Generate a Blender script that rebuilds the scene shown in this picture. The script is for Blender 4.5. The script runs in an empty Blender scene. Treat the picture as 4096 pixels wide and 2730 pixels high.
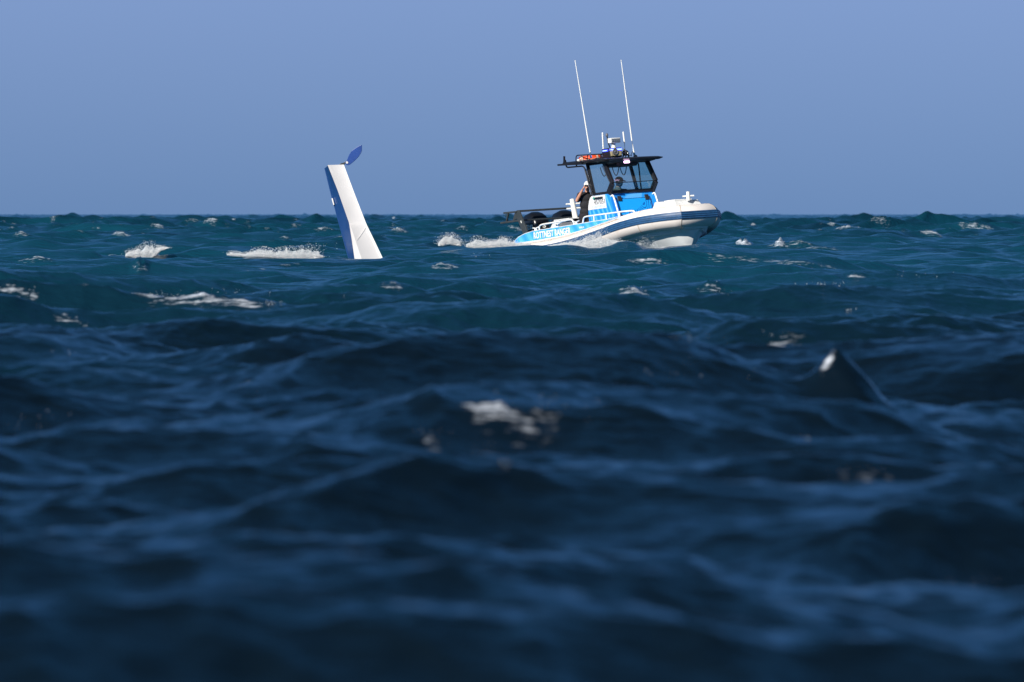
import bpy, bmesh, math, random
import numpy as np
from mathutils import Vector, Matrix, Euler
R = math.radians
random.seed(7)
scn = bpy.context.scene
COL = scn.collection

# ------------------------------------------------------------------ camera, sky, sun, exposure
EYE = 1.2            # eye height over mean water
FPX = 48000.0        # focal length in pixels of the 4096 px wide photograph
VH = 857.0           # eye-level row
cd = bpy.data.cameras.new('camera'); cam = bpy.data.objects.new('camera', cd); COL.objects.link(cam)
cd.sensor_width = 36.0; cd.lens = 36.0 * FPX / 4096
cam.location = (0, 0, EYE)
cam.rotation_euler = (R(90) - math.atan((1365 - VH) / FPX), 0, 0)
cd.clip_start = 0.5; cd.clip_end = 60000
cd.dof.use_dof = True; cd.dof.focus_distance = 293.0; cd.dof.aperture_fstop = 9.0; cd.dof.aperture_blades = 0
scn.camera = cam

SUN_EL, SUN_AZ = 29.0, 36.0      # sun behind the camera's left shoulder
sd = Vector((-math.sin(R(SUN_AZ)) * math.cos(R(SUN_EL)), -math.cos(R(SUN_AZ)) * math.cos(R(SUN_EL)), math.sin(R(SUN_EL))))
sl = bpy.data.lights.new('sun', 'SUN'); so = bpy.data.objects.new('sun', sl); COL.objects.link(so)
sl.energy = 5.0; sl.angle = R(0.5); sl.color = (1.0, 0.95, 0.88)
so.rotation_euler = (-sd).to_track_quat('-Z', 'Y').to_euler()
so.location = (-60, -60, 80)

w = bpy.data.worlds.new("World"); scn.world = w; w.use_nodes = True
nt = w.node_tree; nt.nodes.clear()
sky = nt.nodes.new('ShaderNodeTexSky'); sky.sky_type = 'NISHITA'; sky.sun_disc = False
sky.sun_elevation = R(SUN_EL); sky.sun_rotation = R(180 + SUN_AZ)
sky.air_density = 1.0; sky.dust_density = 0.2; sky.ozone_density = 2.5
tint = nt.nodes.new('ShaderNodeMix'); tint.data_type = 'RGBA'; tint.blend_type = 'MULTIPLY'; tint.inputs[0].default_value = 1.0
tcw = nt.nodes.new('ShaderNodeTexCoord'); spw = nt.nodes.new('ShaderNodeSeparateXYZ'); rmp = nt.nodes.new('ShaderNodeValToRGB')
nt.links.new(tcw.outputs['Generated'], spw.inputs[0]); nt.links.new(spw.outputs['Z'], rmp.inputs[0]); nt.links.new(rmp.outputs[0], tint.inputs[7])
e = rmp.color_ramp.elements      # clean blue marine air: bluer low down, a little deeper right at the sea
e[0].position = 0.0; e[0].color = (0.182, 0.350, 0.95, 1)
e[1].position = 0.022; e[1].color = (0.278, 0.41, 1.0, 1)
for ps, cc in ((0.07, (0.19, 0.36, 0.76, 1)), (0.30, (0.135, 0.355, 0.50, 1)), (0.8, (0.17, 0.35, 0.42, 1))):
    q = e.new(ps); q.color = cc
bg = nt.nodes.new('ShaderNodeBackground'); bg.inputs[1].default_value = 0.079
wo = nt.nodes.new('ShaderNodeOutputWorld')
nt.links.new(sky.outputs[0], tint.inputs[6]); nt.links.new(tint.outputs[2], bg.inputs[0]); nt.links.new(bg.outputs[0], wo.inputs[0])

scn.view_settings.view_transform = 'Standard'; scn.view_settings.look = 'None'
scn.view_settings.exposure = 0.34; scn.view_settings.gamma = 1.0
scn.cycles.max_bounces = 6; scn.cycles.transparent_max_bounces = 16
scn.cycles.caustics_reflective = False; scn.cycles.caustics_refractive = False

# ------------------------------------------------------------------ small helpers
def px(u, v, d):
    """world point at depth d on the sight line through photograph pixel (u, v)"""
    return Vector(((u - 2048) / FPX * d, d, EYE + (VH - v) / FPX * d))

def tag(o, label=None, cat=None, group=None, kind=None):
    if label: o['label'] = label
    if cat: o['category'] = cat
    if group: o['group'] = group
    if kind: o['kind'] = kind
    return o

def node(nt, t, **kw):
    n = nt.nodes.new(t)
    for k, v in kw.items(): setattr(n, k, v)
    return n

def mat(name, col, rough=0.5, metal=0.0, var=0.12, scale=6.0, bump=0.0, coat=0.0, emit=None, estr=0.0, dirt=None):
    """plain procedural material: colour broken up by noise, optional bump, coat and dirt colour"""
    m = bpy.data.materials.new(name); m.use_nodes = True
    t = m.node_tree; b = t.nodes['Principled BSDF']
    tc = node(t, 'ShaderNodeTexCoord')
    nz = node(t, 'ShaderNodeTexNoise'); nz.inputs['Scale'].default_value = scale; nz.inputs['Detail'].default_value = 5
    t.links.new(tc.outputs['Object'], nz.inputs['Vector'])
    mx = node(t, 'ShaderNodeMix', data_type='RGBA'); mx.blend_type = 'MIX'
    c = (*col, 1)
    d = tuple(max(0, x * (1 - var)) for x in col) + (1,) if dirt is None else (*dirt, 1)
    mx.inputs[6].default_value = c; mx.inputs[7].default_value = d
    rp = node(t, 'ShaderNodeMapRange'); rp.inputs['From Min'].default_value = 0.45 if dirt is None else 0.58
    rp.inputs['From Max'].default_value = 0.65 if dirt is None else 0.8
    t.links.new(nz.outputs['Fac'], rp.inputs['Value']); t.links.new(rp.outputs[0], mx.inputs[0])
    t.links.new(mx.outputs[2], b.inputs['Base Color'])
    b.inputs['Roughness'].default_value = rough; b.inputs['Metallic'].default_value = metal
    b.inputs['Coat Weight'].default_value = coat
    if bump:
        bp = node(t, 'ShaderNodeBump'); bp.inputs['Strength'].default_value = bump; bp.inputs['Distance'].default_value = 0.01
        t.links.new(nz.outputs['Fac'], bp.inputs['Height']); t.links.new(bp.outputs[0], b.inputs['Normal'])
    if emit:
        b.inputs['Emission Color'].default_value = (*emit, 1); b.inputs['Emission Strength'].default_value = estr
    return m

class MB:
    """collects shapes; build() links them as ONE mesh object"""
    def __init__(s): s.v = []; s.f = []
    def add(s, vs, fs):
        o = len(s.v); s.v += [tuple(p) for p in vs]; s.f += [tuple(i + o for i in f) for f in fs]; return s
    def box(s, c, d, rot=None):
        hx, hy, hz = d[0] / 2, d[1] / 2, d[2] / 2
        vs = [Vector((x, y, z)) for x in (-hx, hx) for y in (-hy, hy) for z in (-hz, hz)]
        if rot is not None: vs = [rot @ p for p in vs]
        c = Vector(c); vs = [p + c for p in vs]
        return s.add(vs, [(0, 1, 3, 2), (4, 6, 7, 5), (0, 4, 5, 1), (2, 3, 7, 6), (0, 2, 6, 4), (1, 5, 7, 3)])
    def hexa(s, a, b):
        """solid between quad a and quad b (same order)"""
        return s.add(list(a) + list(b), [(3, 2, 1, 0), (4, 5, 6, 7), (0, 1, 5, 4), (1, 2, 6, 5), (2, 3, 7, 6), (3, 0, 4, 7)])
    def beam(s, a, b, w1, w2, side):
        a = Vector(a); b = Vector(b); t = (b - a).normalized(); sd_ = Vector(side); sd_ = (sd_ - t * sd_.dot(t)).normalized(); n = t.cross(sd_)
        q = lambda p: [p + sd_ * i * w1 / 2 + n * j * w2 / 2 for i, j in ((-1, -1), (1, -1), (1, 1), (-1, 1))]
        return s.hexa(q(a), q(b))
    def tube(s, pts, r, n=10, round_=0.0, cap=True):
        pts = [Vector(p) for p in pts]
        if round_ > 0 and len(pts) > 2:
            out = [pts[0]]
            for i in range(1, len(pts) - 1):
                a, b, c = pts[i - 1], pts[i], pts[i + 1]
                d1 = min(round_, (a - b).length * .45); d2 = min(round_, (c - b).length * .45)
                p0 = b + (a - b).normalized() * d1; p2 = b + (c - b).normalized() * d2
                for k in range(6):
                    t = k / 5; out.append(p0 * (1 - t) ** 2 + b * 2 * t * (1 - t) + p2 * t * t)
            out.append(pts[-1]); pts = out
        rs = r if isinstance(r, (list, tuple)) else [r] * len(pts)
        if len(rs) != len(pts): rs = [r[0] + (r[-1] - r[0]) * i / (len(pts) - 1) for i in range(len(pts))]
        up = Vector((0, 0, 1)); rings = []; pn = None
        for i, p in enumerate(pts):
            t = (pts[min(i + 1, len(pts) - 1)] - pts[max(i - 1, 0)]).normalized()
            if pn is None:
                pn = t.cross(up if abs(t.z) < .9 else Vector((1, 0, 0))).normalized()
            pn = (pn - t * pn.dot(t)).normalized(); bn = t.cross(pn)
            rings.append([p + (pn * math.cos(2 * math.pi * k / n) + bn * math.sin(2 * math.pi * k / n)) * rs[i] for k in range(n)])
        vs = [q for rg in rings for q in rg]; fs = []
        for i in range(len(pts) - 1):
            for k in range(n): fs.append((i * n + k, i * n + (k + 1) % n, (i + 1) * n + (k + 1) % n, (i + 1) * n + k))
        if cap: fs += [tuple(reversed(range(n))), tuple((len(pts) - 1) * n + k for k in range(n))]
        return s.add(vs, fs)
    def ball(s, c, r, n=12, m=8, rot=None):
        rx, ry, rz = (r, r, r) if not isinstance(r, (tuple, list)) else r
        vs = []; fs = []; c = Vector(c)
        for i in range(m + 1):
            th = math.pi * i / m
            for k in range(n):
                ph = 2 * math.pi * k / n
                p = Vector((rx * math.sin(th) * math.cos(ph), ry * math.sin(th) * math.sin(ph), rz * math.cos(th)))
                if rot is not None: p = rot @ p
                vs.append(c + p)
        for i in range(m):
            for k in range(n):
                fs.append((i * n + k, (i + 1) * n + k, (i + 1) * n + (k + 1) % n, i * n + (k + 1) % n))
        return s.add(vs, fs)
    def prism(s, poly, ext):
        """poly: list of Vector; ext: Vector to extrude by"""
        n = len(poly); ext = Vector(ext); vs = [Vector(p) for p in poly]; vs += [p + ext for p in vs]
        fs = [tuple(reversed(range(n))), tuple(range(n, 2 * n))] + [(i, (i + 1) % n, n + (i + 1) % n, n + i) for i in range(n)]
        return s.add(vs, fs)
    def loft(s, secs, cap=True, closed=True):
        n = len(secs[0]); vs = [p for sc in secs for p in sc]; fs = []
        for i in range(len(secs) - 1):
            for k in range(n if closed else n - 1):
                fs.append((i * n + k, i * n + (k + 1) % n, (i + 1) * n + (k + 1) % n, (i + 1) * n + k))
        if cap: fs += [tuple(reversed(range(n))), tuple((len(secs) - 1) * n + k for k in range(n))]
        return s.add(vs, fs)
    def build(s, name, m, parent=None, smooth=40, bevel=0.0, seg=2):
        me = bpy.data.meshes.new(name); me.from_pydata(s.v, [], s.f)
        bm = bmesh.new(); bm.from_mesh(me); bmesh.ops.remove_doubles(bm, verts=bm.verts, dist=1e-6)
        bmesh.ops.recalc_face_normals(bm, faces=bm.faces); bm.to_mesh(me); bm.free()
        me.materials.append(m)
        o = bpy.data.objects.new(name, me); COL.objects.link(o)
        if parent is not None: o.parent = parent
        if bevel:
            b = o.modifiers.new('bevel', 'BEVEL'); b.width = bevel; b.segments = seg; b.limit_method = 'ANGLE'; b.angle_limit = R(35)
            b.harden_normals = False
        if smooth:
            me.polygons.foreach_set('use_smooth', [True] * len(me.polygons))
            try: me.set_sharp_from_angle(angle=R(smooth))
            except Exception: pass
        return o

def empty(name, loc=(0, 0, 0), rot=(0, 0, 0), parent=None):
    o = bpy.data.objects.new(name, None); COL.objects.link(o); o.location = loc; o.rotation_euler = rot
    o.empty_display_size = 0.3
    if parent is not None: o.parent = parent
    return o

def text_mb(body, org, right, up, w_, h_, depth=0.004, bold=0.0):
    """letters as real, slightly raised geometry fitted into a w x h box whose lower left corner is org"""
    cu = bpy.data.curves.new('letters', 'FONT'); cu.body = body; cu.offset = bold; cu.resolution_u = 4; cu.extrude = 0.01
    ob = bpy.data.objects.new('letters', cu); COL.objects.link(ob)
    dg = bpy.context.evaluated_depsgraph_get(); dg.update()
    me = bpy.data.meshes.new_from_object(ob.evaluated_get(dg))
    co = [v.co.copy() for v in me.vertices]; fs = [tuple(p.vertices) for p in me.polygons]
    bpy.data.objects.remove(ob); bpy.data.meshes.remove(me)
    x0 = min(c.x for c in co); x1 = max(c.x for c in co); y0 = min(c.y for c in co); y1 = max(c.y for c in co)
    right = Vector(right).normalized(); up = Vector(up).normalized(); nrm = right.cross(up); org = Vector(org)
    vs = [org + right * ((c.x - x0) / (x1 - x0) * w_) + up * ((c.y - y0) / (y1 - y0) * h_) + nrm * (0.0 if c.z < 0 else depth) for c in co]
    return MB().add(vs, fs)

# ------------------------------------------------------------------ materials
M = {}
M['white'] = mat('white_gelcoat', (.74, .74, .72), .35, var=.06, coat=.3)
M['hull_white'] = mat('hull_gelcoat', (.80, .81, .80), .35, var=.08, coat=.3, scale=3)
M['powder_white'] = mat('white_powder_coat', (.80, .80, .76), .4, var=.04)
M['cream'] = mat('cream_collar_fabric', (.78, .72, .67), .55, dirt=(.62, .53, .45), scale=3.2, bump=.15)
M['navy'] = mat('blue_rubber', (.022, .085, .20), .38, var=.25, scale=9)
M['black'] = mat('black_paint', (.012, .012, .016), .4, var=.3)
M['black_rubber'] = mat('black_rubber', (.02, .02, .022), .6, var=.3)
M['dark_grey'] = mat('dark_grey_metal', (.042, .05, .055), .45, var=.2, scale=4)
M['engine'] = mat('engine_cowling', (.008, .009, .012), .28, var=.2, coat=.3)
M['grey'] = mat('grey_plastic', (.14, .14, .15), .5, var=.2)
M['steel'] = mat('stainless_steel', (.6, .6, .6), .25, 1.0, var=.1)
M['orange'] = mat('orange_life_ring', (.80, .085, .015), .5, var=.12)
M['rope'] = mat('rope', (.62, .52, .42), .8, var=.2, scale=30)
M['silver_text'] = mat('silver_lettering', (.85, .85, .78), .4, var=.05)
M['white_text'] = mat('white_lettering', (.80, .80, .80), .5, var=.02)
M['black_text'] = mat('black_lettering', (.06, .05, .05), .5, var=.02)
M['pale_text'] = mat('pale_blue_lettering', (.42, .55, .72), .5, var=.02)
M['tan'] = mat('loudspeaker_face', (.50, .42, .24), .5, var=.25, scale=8)
M['lens'] = mat('floodlight_lens', (.18, .20, .22), .15, var=.5, scale=40)
M['green'] = mat('green_lens', (.02, .30, .20), .2)
M['blue_led'] = mat('blue_lamps', (.05, .1, .8), .3, emit=(.03, .045, 1.0), estr=3.0)
M['blue_led2'] = mat('blue_lamps_core', (.3, .4, 1.0), .3, emit=(.30, .45, 1.0), estr=2.0)
M['deck_lamp'] = mat('deck_lamp', (1, .8, .95), .3, emit=(1.0, .62, .95), estr=4.0)
M['skin'] = mat('skin', (.52, .25, .165), .55, var=.12, scale=20)
M['tshirt'] = mat('black_tshirt', (.010, .010, .013), .85, var=.3, scale=12, bump=.3)
M['polo'] = mat('grey_polo', (.13, .12, .125), .85, var=.2, scale=12)
M['shorts'] = mat('black_shorts', (.012, .009, .014), .85, var=.3)
M['capw'] = mat('white_cap', (.78, .76, .72), .8, var=.08)
M['capg'] = mat('dark_cap', (.035, .037, .042), .85, var=.2)
M['hair'] = mat('hair', (.04, .025, .015), .7)
M['float_white'] = mat('float_white_paint', (.66, .64, .63), .32, var=.05, coat=.4, scale=1.6)
M['float_rim'] = mat('float_chine_white', (.82, .80, .77), .3, var=.03, coat=.4)
M['float_blue'] = mat('float_blue_paint', (.014, .060, .20), .28, var=.15, coat=.5, scale=2)
M['rudder_blue'] = mat('rudder_blue_paint', (.014, .055, .25), .3, var=.2, coat=.4, scale=3)

def blue_wrap(name, base, light, dark, scl, rot, lines=False, light_amt=.6):
    """blue vinyl wrap printed with paler swooshes (and, on the hatch, dark contour lines)"""
    m = bpy.data.materials.new(name); m.use_nodes = True; t = m.node_tree; b = t.nodes['Principled BSDF']
    tc = node(t, 'ShaderNodeTexCoord'); mp = node(t, 'ShaderNodeMapping')
    mp.inputs['Rotation'].default_value = rot
    t.links.new(tc.outputs['Object'], mp.inputs['Vector'])
    wv = node(t, 'ShaderNodeTexWave'); wv.wave_type = 'BANDS'; wv.inputs['Scale'].default_value = scl
    wv.inputs['Distortion'].default_value = 3.5; wv.inputs['Detail'].default_value = 1.0; wv.inputs['Detail Scale'].default_value = 0.8
    t.links.new(mp.outputs[0], wv.inputs['Vector'])
    r1 = node(t, 'ShaderNodeMapRange'); r1.inputs['From Min'].default_value = .62; r1.inputs['From Max'].default_value = .8
    r1.inputs['To Max'].default_value = light_amt
    t.links.new(wv.outputs['Fac'], r1.inputs['Value'])
    r2 = node(t, 'ShaderNodeMapRange'); r2.inputs['From Min'].default_value = .25; r2.inputs['From Max'].default_value = .1
    r2.inputs['To Max'].default_value = .55
    t.links.new(wv.outputs['Fac'], r2.inputs['Value'])
    m1 = node(t, 'ShaderNodeMix', data_type='RGBA'); m1.inputs[6].default_value = (*base, 1); m1.inputs[7].default_value = (*light, 1)
    m2 = node(t, 'ShaderNodeMix', data_type='RGBA'); m2.inputs[7].default_value = (*dark, 1)
    t.links.new(r1.outputs[0], m1.inputs[0]); t.links.new(m1.outputs[2], m2.inputs[6]); t.links.new(r2.outputs[0], m2.inputs[0])
    last = m2.outputs[2]
    if lines:
        m1.inputs[0].default_value = 0
        for l in list(t.links):
            if l.to_socket in (m1.inputs[0], m2.inputs[0]): t.links.remove(l)
        m1.inputs[0].default_value = 0.0; m2.inputs[0].default_value = 0.0
        # contour lines growing out of the lower corner of the hatch
        sp = node(t, 'ShaderNodeSeparateXYZ'); t.links.new(tc.outputs['Object'], sp.inputs[0])
        nz = node(t, 'ShaderNodeTexNoise'); nz.inputs['Scale'].default_value = 2.4; nz.inputs['Detail'].default_value = 0
        t.links.new(tc.outputs['Object'], nz.inputs['Vector'])
        mm = node(t, 'ShaderNodeMath', operation='MULTIPLY'); mm.inputs[1].default_value = 95.0; t.links.new(nz.outputs['Fac'], mm.inputs[0])
        sn = node(t, 'ShaderNodeMath', operation='SINE'); t.links.new(mm.outputs[0], sn.inputs[0])
        rr = node(t, 'ShaderNodeMapRange'); rr.inputs['From Min'].default_value = .3; rr.inputs['From Max'].default_value = .8
        t.links.new(sn.outputs[0], rr.inputs['Value'])
        # region: z below 0.62 + 0.9*max(y,0)^1.5
        mx = node(t, 'ShaderNodeMath', operation='MAXIMUM'); mx.inputs[1].default_value = 0; 
        ad = node(t, 'ShaderNodeMath', operation='ADD'); ad.inputs[1].default_value = .30; t.links.new(sp.outputs['Y'], ad.inputs[0]); t.links.new(ad.outputs[0], mx.inputs[0])
        pw = node(t, 'ShaderNodeMath', operation='POWER'); pw.inputs[1].default_value = 2.2; t.links.new(mx.outputs[0], pw.inputs[0])
        ma = node(t, 'ShaderNodeMath', operation='MULTIPLY_ADD'); ma.inputs[1].default_value = .80; ma.inputs[2].default_value = .70; t.links.new(pw.outputs[0], ma.inputs[0])
        lt = node(t, 'ShaderNodeMath', operation='LESS_THAN'); t.links.new(sp.outputs['Z'], lt.inputs[0]); t.links.new(ma.outputs[0], lt.inputs[1])
        fm = node(t, 'ShaderNodeMath', operation='MULTIPLY'); t.links.new(lt.outputs[0], fm.inputs[0]); t.links.new(rr.outputs[0], fm.inputs[1])
        m3 = node(t, 'ShaderNodeMix', data_type='RGBA'); m3.inputs[7].default_value = (*dark, 1)
        t.links.new(last, m3.inputs[6]); t.links.new(fm.outputs[0], m3.inputs[0]); last = m3.outputs[2]
    t.links.new(last, b.inputs['Base Color'])
    b.inputs['Roughness'].default_value = .35; b.inputs['Coat Weight'].default_value = .3
    return m
M['wrap_side'] = blue_wrap('blue_wrap_side', (.06, .40, .88), (.14, .54, .95), (.03, .28, .76), 0.9, (0, R(35), 0))
M['wrap_console'] = blue_wrap('blue_wrap_console', (.022, .32, .86), (.20, .58, .95), (.012, .20, .70), 1.7, (0, R(25), R(10)), light_amt=.5)
M['wrap_hatch'] = blue_wrap('blue_wrap_hatch', (.012, .36, .88), (.08, .5, .9), (.006, .10, .42), 1.5, (0, 0, 0), lines=True)

def glass_mat():
    m = bpy.data.materials.new('tinted_window_glass'); m.use_nodes = True; t = m.node_tree; t.nodes.clear()
    tr = node(t, 'ShaderNodeBsdfTransparent'); tr.inputs[0].default_value = (.82, .94, .95, 1)
    gl = node(t, 'ShaderNodeBsdfGlossy'); gl.inputs['Roughness'].default_value = .03
    df = node(t, 'ShaderNodeBsdfDiffuse'); df.inputs[0].default_value = (.35, .33, .36, 1)
    nz = node(t, 'ShaderNodeTexNoise'); nz.inputs['Scale'].default_value = 5
    tc = node(t, 'ShaderNodeTexCoord'); t.links.new(tc.outputs['Object'], nz.inputs['Vector'])
    rp = node(t, 'ShaderNodeMapRange'); rp.inputs['To Min'].default_value = .01; rp.inputs['To Max'].default_value = .07
    t.links.new(nz.outputs['Fac'], rp.inputs['Value'])
    m0 = node(t, 'ShaderNodeMixShader'); t.links.new(rp.outputs[0], m0.inputs[0]); t.links.new(tr.outputs[0], m0.inputs[1]); t.links.new(df.outputs[0], m0.inputs[2])
    m1 = node(t, 'ShaderNodeMixShader'); m1.inputs[0].default_value = .035; t.links.new(m0.outputs[0], m1.inputs[1]); t.links.new(gl.outputs[0], m1.inputs[2])
    out = node(t, 'ShaderNodeOutputMaterial'); t.links.new(m1.outputs[0], out.inputs[0])
    return m
M['glass'] = glass_mat()

def foam_mat():
    m = bpy.data.materials.new('white_foam'); m.use_nodes = True; t = m.node_tree; b = t.nodes['Principled BSDF']
    nz = node(t, 'ShaderNodeTexNoise'); nz.inputs['Scale'].default_value = 12; nz.inputs['Detail'].default_value = 4
    geo = node(t, 'ShaderNodeNewGeometry'); t.links.new(geo.outputs['Position'], nz.inputs['Vector'])
    mx = node(t, 'ShaderNodeMix', data_type='RGBA'); mx.inputs[6].default_value = (.52, .58, .62, 1); mx.inputs[7].default_value = (.80, .80, .80, 1)
    rp = node(t, 'ShaderNodeMapRange'); rp.inputs['From Min'].default_value = .35; rp.inputs['From Max'].default_value = .6
    t.links.new(nz.outputs['Fac'], rp.inputs['Value']); t.links.new(rp.outputs[0], mx.inputs[0]); t.links.new(mx.outputs[2], b.inputs['Base Color'])
    b.inputs['Roughness'].default_value = .55
    return m
M['foam'] = foam_mat()

# ------------------------------------------------------------------ the sea
def water_mat():
    m = bpy.data.materials.new('sea_water'); m.use_nodes = True; t = m.node_tree; b = t.nodes['Principled BSDF']
    geo = node(t, 'ShaderNodeNewGeometry'); sp = node(t, 'ShaderNodeSeparateXYZ'); t.links.new(geo.outputs['Position'], sp.inputs[0])
    # weed beds (dark) near the shore, paler sand below the water farther out; patchy edge
    big = node(t, 'ShaderNodeTexNoise'); big.inputs['Scale'].default_value = .045; big.inputs['Detail'].default_value = 3
    mpb = node(t, 'ShaderNodeMapping'); mpb.inputs['Scale'].default_value = (1.6, .35, 0)
    t.links.new(geo.outputs['Position'], mpb.inputs['Vector']); t.links.new(mpb.outputs[0], big.inputs['Vector'])
    lg = node(t, 'ShaderNodeMath', operation='LOGARITHM'); lg.inputs[1].default_value = math.e
    mxy = node(t, 'ShaderNodeMath', operation='MAXIMUM'); mxy.inputs[1].default_value = 5
    t.links.new(sp.outputs['Y'], mxy.inputs[0]); t.links.new(mxy.outputs[0], lg.inputs[0])
    ad = node(t, 'ShaderNodeMath', operation='MULTIPLY_ADD'); ad.inputs[1].default_value = 1.3; t.links.new(big.outputs['Fac'], ad.inputs[0]); t.links.new(lg.outputs[0], ad.inputs[2])
    rg = node(t, 'ShaderNodeMapRange'); rg.inputs['From Min'].default_value = math.log(100) + .50; rg.inputs['From Max'].default_value = math.log(205) + .75
    rg.interpolation_type = 'SMOOTHSTEP'
    t.links.new(ad.outputs[0], rg.inputs['Value'])
    c1 = node(t, 'ShaderNodeMix', data_type='RGBA'); c1.inputs[6].default_value = WDARK; c1.inputs[7].default_value = WTEAL
    t.links.new(rg.outputs[0], c1.inputs[0])
    # smaller green / dark patches
    pt = node(t, 'ShaderNodeTexNoise'); pt.inputs['Scale'].default_value = .10; pt.inputs['Detail'].default_value = 2
    mp2 = node(t, 'ShaderNodeMapping'); mp2.inputs['Scale'].default_value = (1, .25, 0); mp2.inputs['Location'].default_value = (40, 13, 0)
    t.links.new(geo.outputs['Position'], mp2.inputs['Vector']); t.links.new(mp2.outputs[0], pt.inputs['Vector'])
    rq = node(t, 'ShaderNodeMapRange'); rq.inputs['From Min'].default_value = .55; rq.inputs['From Max'].default_value = .7; rq.inputs['To Max'].default_value = .75
    t.links.new(pt.outputs['Fac'], rq.inputs['Value'])
    c2 = node(t, 'ShaderNodeMix', data_type='RGBA'); c2.inputs[7].default_value = WPATCH
    t.links.new(c1.outputs[2], c2.inputs[6]); t.links.new(rq.outputs[0], c2.inputs[0])
    t.links.new(c2.outputs[2], b.inputs['Base Color'])
    b.inputs['IOR'].default_value = 1.34; b.inputs['Roughness'].default_value = .20
    # ripples
    def ripple(scale, dist, prev=None, st=1.0):
        n = node(t, 'ShaderNodeTexNoise'); n.inputs['Scale'].default_value = scale; n.inputs['Detail'].default_value = 3; n.inputs['Roughness'].default_value = .55
        mp = node(t, 'ShaderNodeMapping'); mp.inputs['Rotation'].default_value = (0, 0, R(14)); mp.inputs['Scale'].default_value = (.55, 1, 1)
        t.links.new(geo.outputs['Position'], mp.inputs['Vector']); t.links.new(mp.outputs[0], n.inputs['Vector'])
        bp = node(t, 'ShaderNodeBump'); bp.inputs['Distance'].default_value = dist; bp.inputs['Strength'].default_value = st
        t.links.new(n.outputs['Fac'], bp.inputs['Height'])
        if prev: t.links.new(prev.outputs[0], bp.inputs['Normal'])
        return bp
    b1 = ripple(1.5, .085); b1 = ripple(3.4, .048, b1); b2 = ripple(8, .022, b1)
    t.links.new(b2.outputs[0], b.inputs['Normal'])
    # foam laid down by the vertex attribute, broken up by noise
    at = node(t, 'ShaderNodeAttribute'); at.attribute_name = 'foam'
    fn = node(t, 'ShaderNodeTexNoise'); fn.inputs['Scale'].default_value = 10; fn.inputs['Detail'].default_value = 6; fn.inputs['Roughness'].default_value = .75
    fmp = node(t, 'ShaderNodeMapping'); fmp.inputs['Scale'].default_value = (.28, .7, 1.9); t.links.new(geo.outputs['Position'], fmp.inputs['Vector']); t.links.new(fmp.outputs[0], fn.inputs['Vector'])
    fa = node(t, 'ShaderNodeMath', operation='MULTIPLY_ADD'); fa.inputs[1].default_value = 2.7; fa.inputs[2].default_value = -1.35 - .42
    t.links.new(fn.outputs['Fac'], fa.inputs[0])
    fs = node(t, 'ShaderNodeMath', operation='ADD'); t.links.new(fa.outputs[0], fs.inputs[0]); t.links.new(at.outputs['Fac'], fs.inputs[1])
    fr = node(t, 'ShaderNodeMapRange'); fr.inputs['From Min'].default_value = 0.0; fr.inputs['From Max'].default_value = .75; fr.inputs['To Max'].default_value = .95
    t.links.new(fs.outputs[0], fr.inputs['Value'])
    gate = node(t, 'ShaderNodeMapRange'); gate.inputs['From Min'].default_value = .05; gate.inputs['From Max'].default_value = .2
    t.links.new(at.outputs['Fac'], gate.inputs['Value'])
    fm = node(t, 'ShaderNodeMath', operation='MULTIPLY'); t.links.new(fr.outputs[0], fm.inputs[0]); t.links.new(gate.outputs[0], fm.inputs[1])
    fd = node(t, 'ShaderNodeBsdfDiffuse'); fd.inputs[0].default_value = (.82, .88, .97, 1)
    mix = node(t, 'ShaderNodeMixShader'); out = t.nodes['Material Output']
    t.links.new(fm.outputs[0], mix.inputs[0]); t.links.new(b.outputs[0], mix.inputs[1]); t.links.new(fd.outputs[0], mix.inputs[2])
    t.links.new(mix.outputs[0], out.inputs[0])
    return m
WDARK = (.0024, .0070, .013, 1); WTEAL = (.0040, .046, .078, 1); WPATCH = (.0028, .021, .040, 1)

def tile(L, N, seed, lmin, lmax, lpeak, wdir, p, std):
    """one periodic patch of wind sea from a directional wave spectrum"""
    rng = np.random.default_rng(seed)
    k1 = np.fft.fftfreq(N, L / N) * 2 * np.pi
    KX, KY = np.meshgrid(k1, k1, indexing='ij'); K = np.hypot(KX, KY); K[0, 0] = 1
    lam = 2 * np.pi / K; kp = 2 * np.pi / lpeak
    S = K ** -4.0 * np.exp(-1.25 * (kp / K) ** 2)
    S *= np.clip((lam - lmin) / (lmin * .3), 0, 1) * np.clip((lmax - lam) / (lmax * .2), 0, 1)
    S *= np.abs(np.cos(np.arctan2(KY, KX) - wdir)) ** p + .04
    S[0, 0] = 0
    A = np.sqrt(S) * (rng.standard_normal((N, N)) + 1j * rng.standard_normal((N, N)))
    h = np.fft.ifft2(A).real; s = std / h.std()
    dx = np.fft.ifft2(1j * KX / K * A).real * s; dy = np.fft.ifft2(1j * KY / K * A).real * s
    dv = -np.fft.ifft2(K * A).real * s
    return [a.astype(np.float32) for a in (h * s, dx, dy, dv)], L, N

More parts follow.
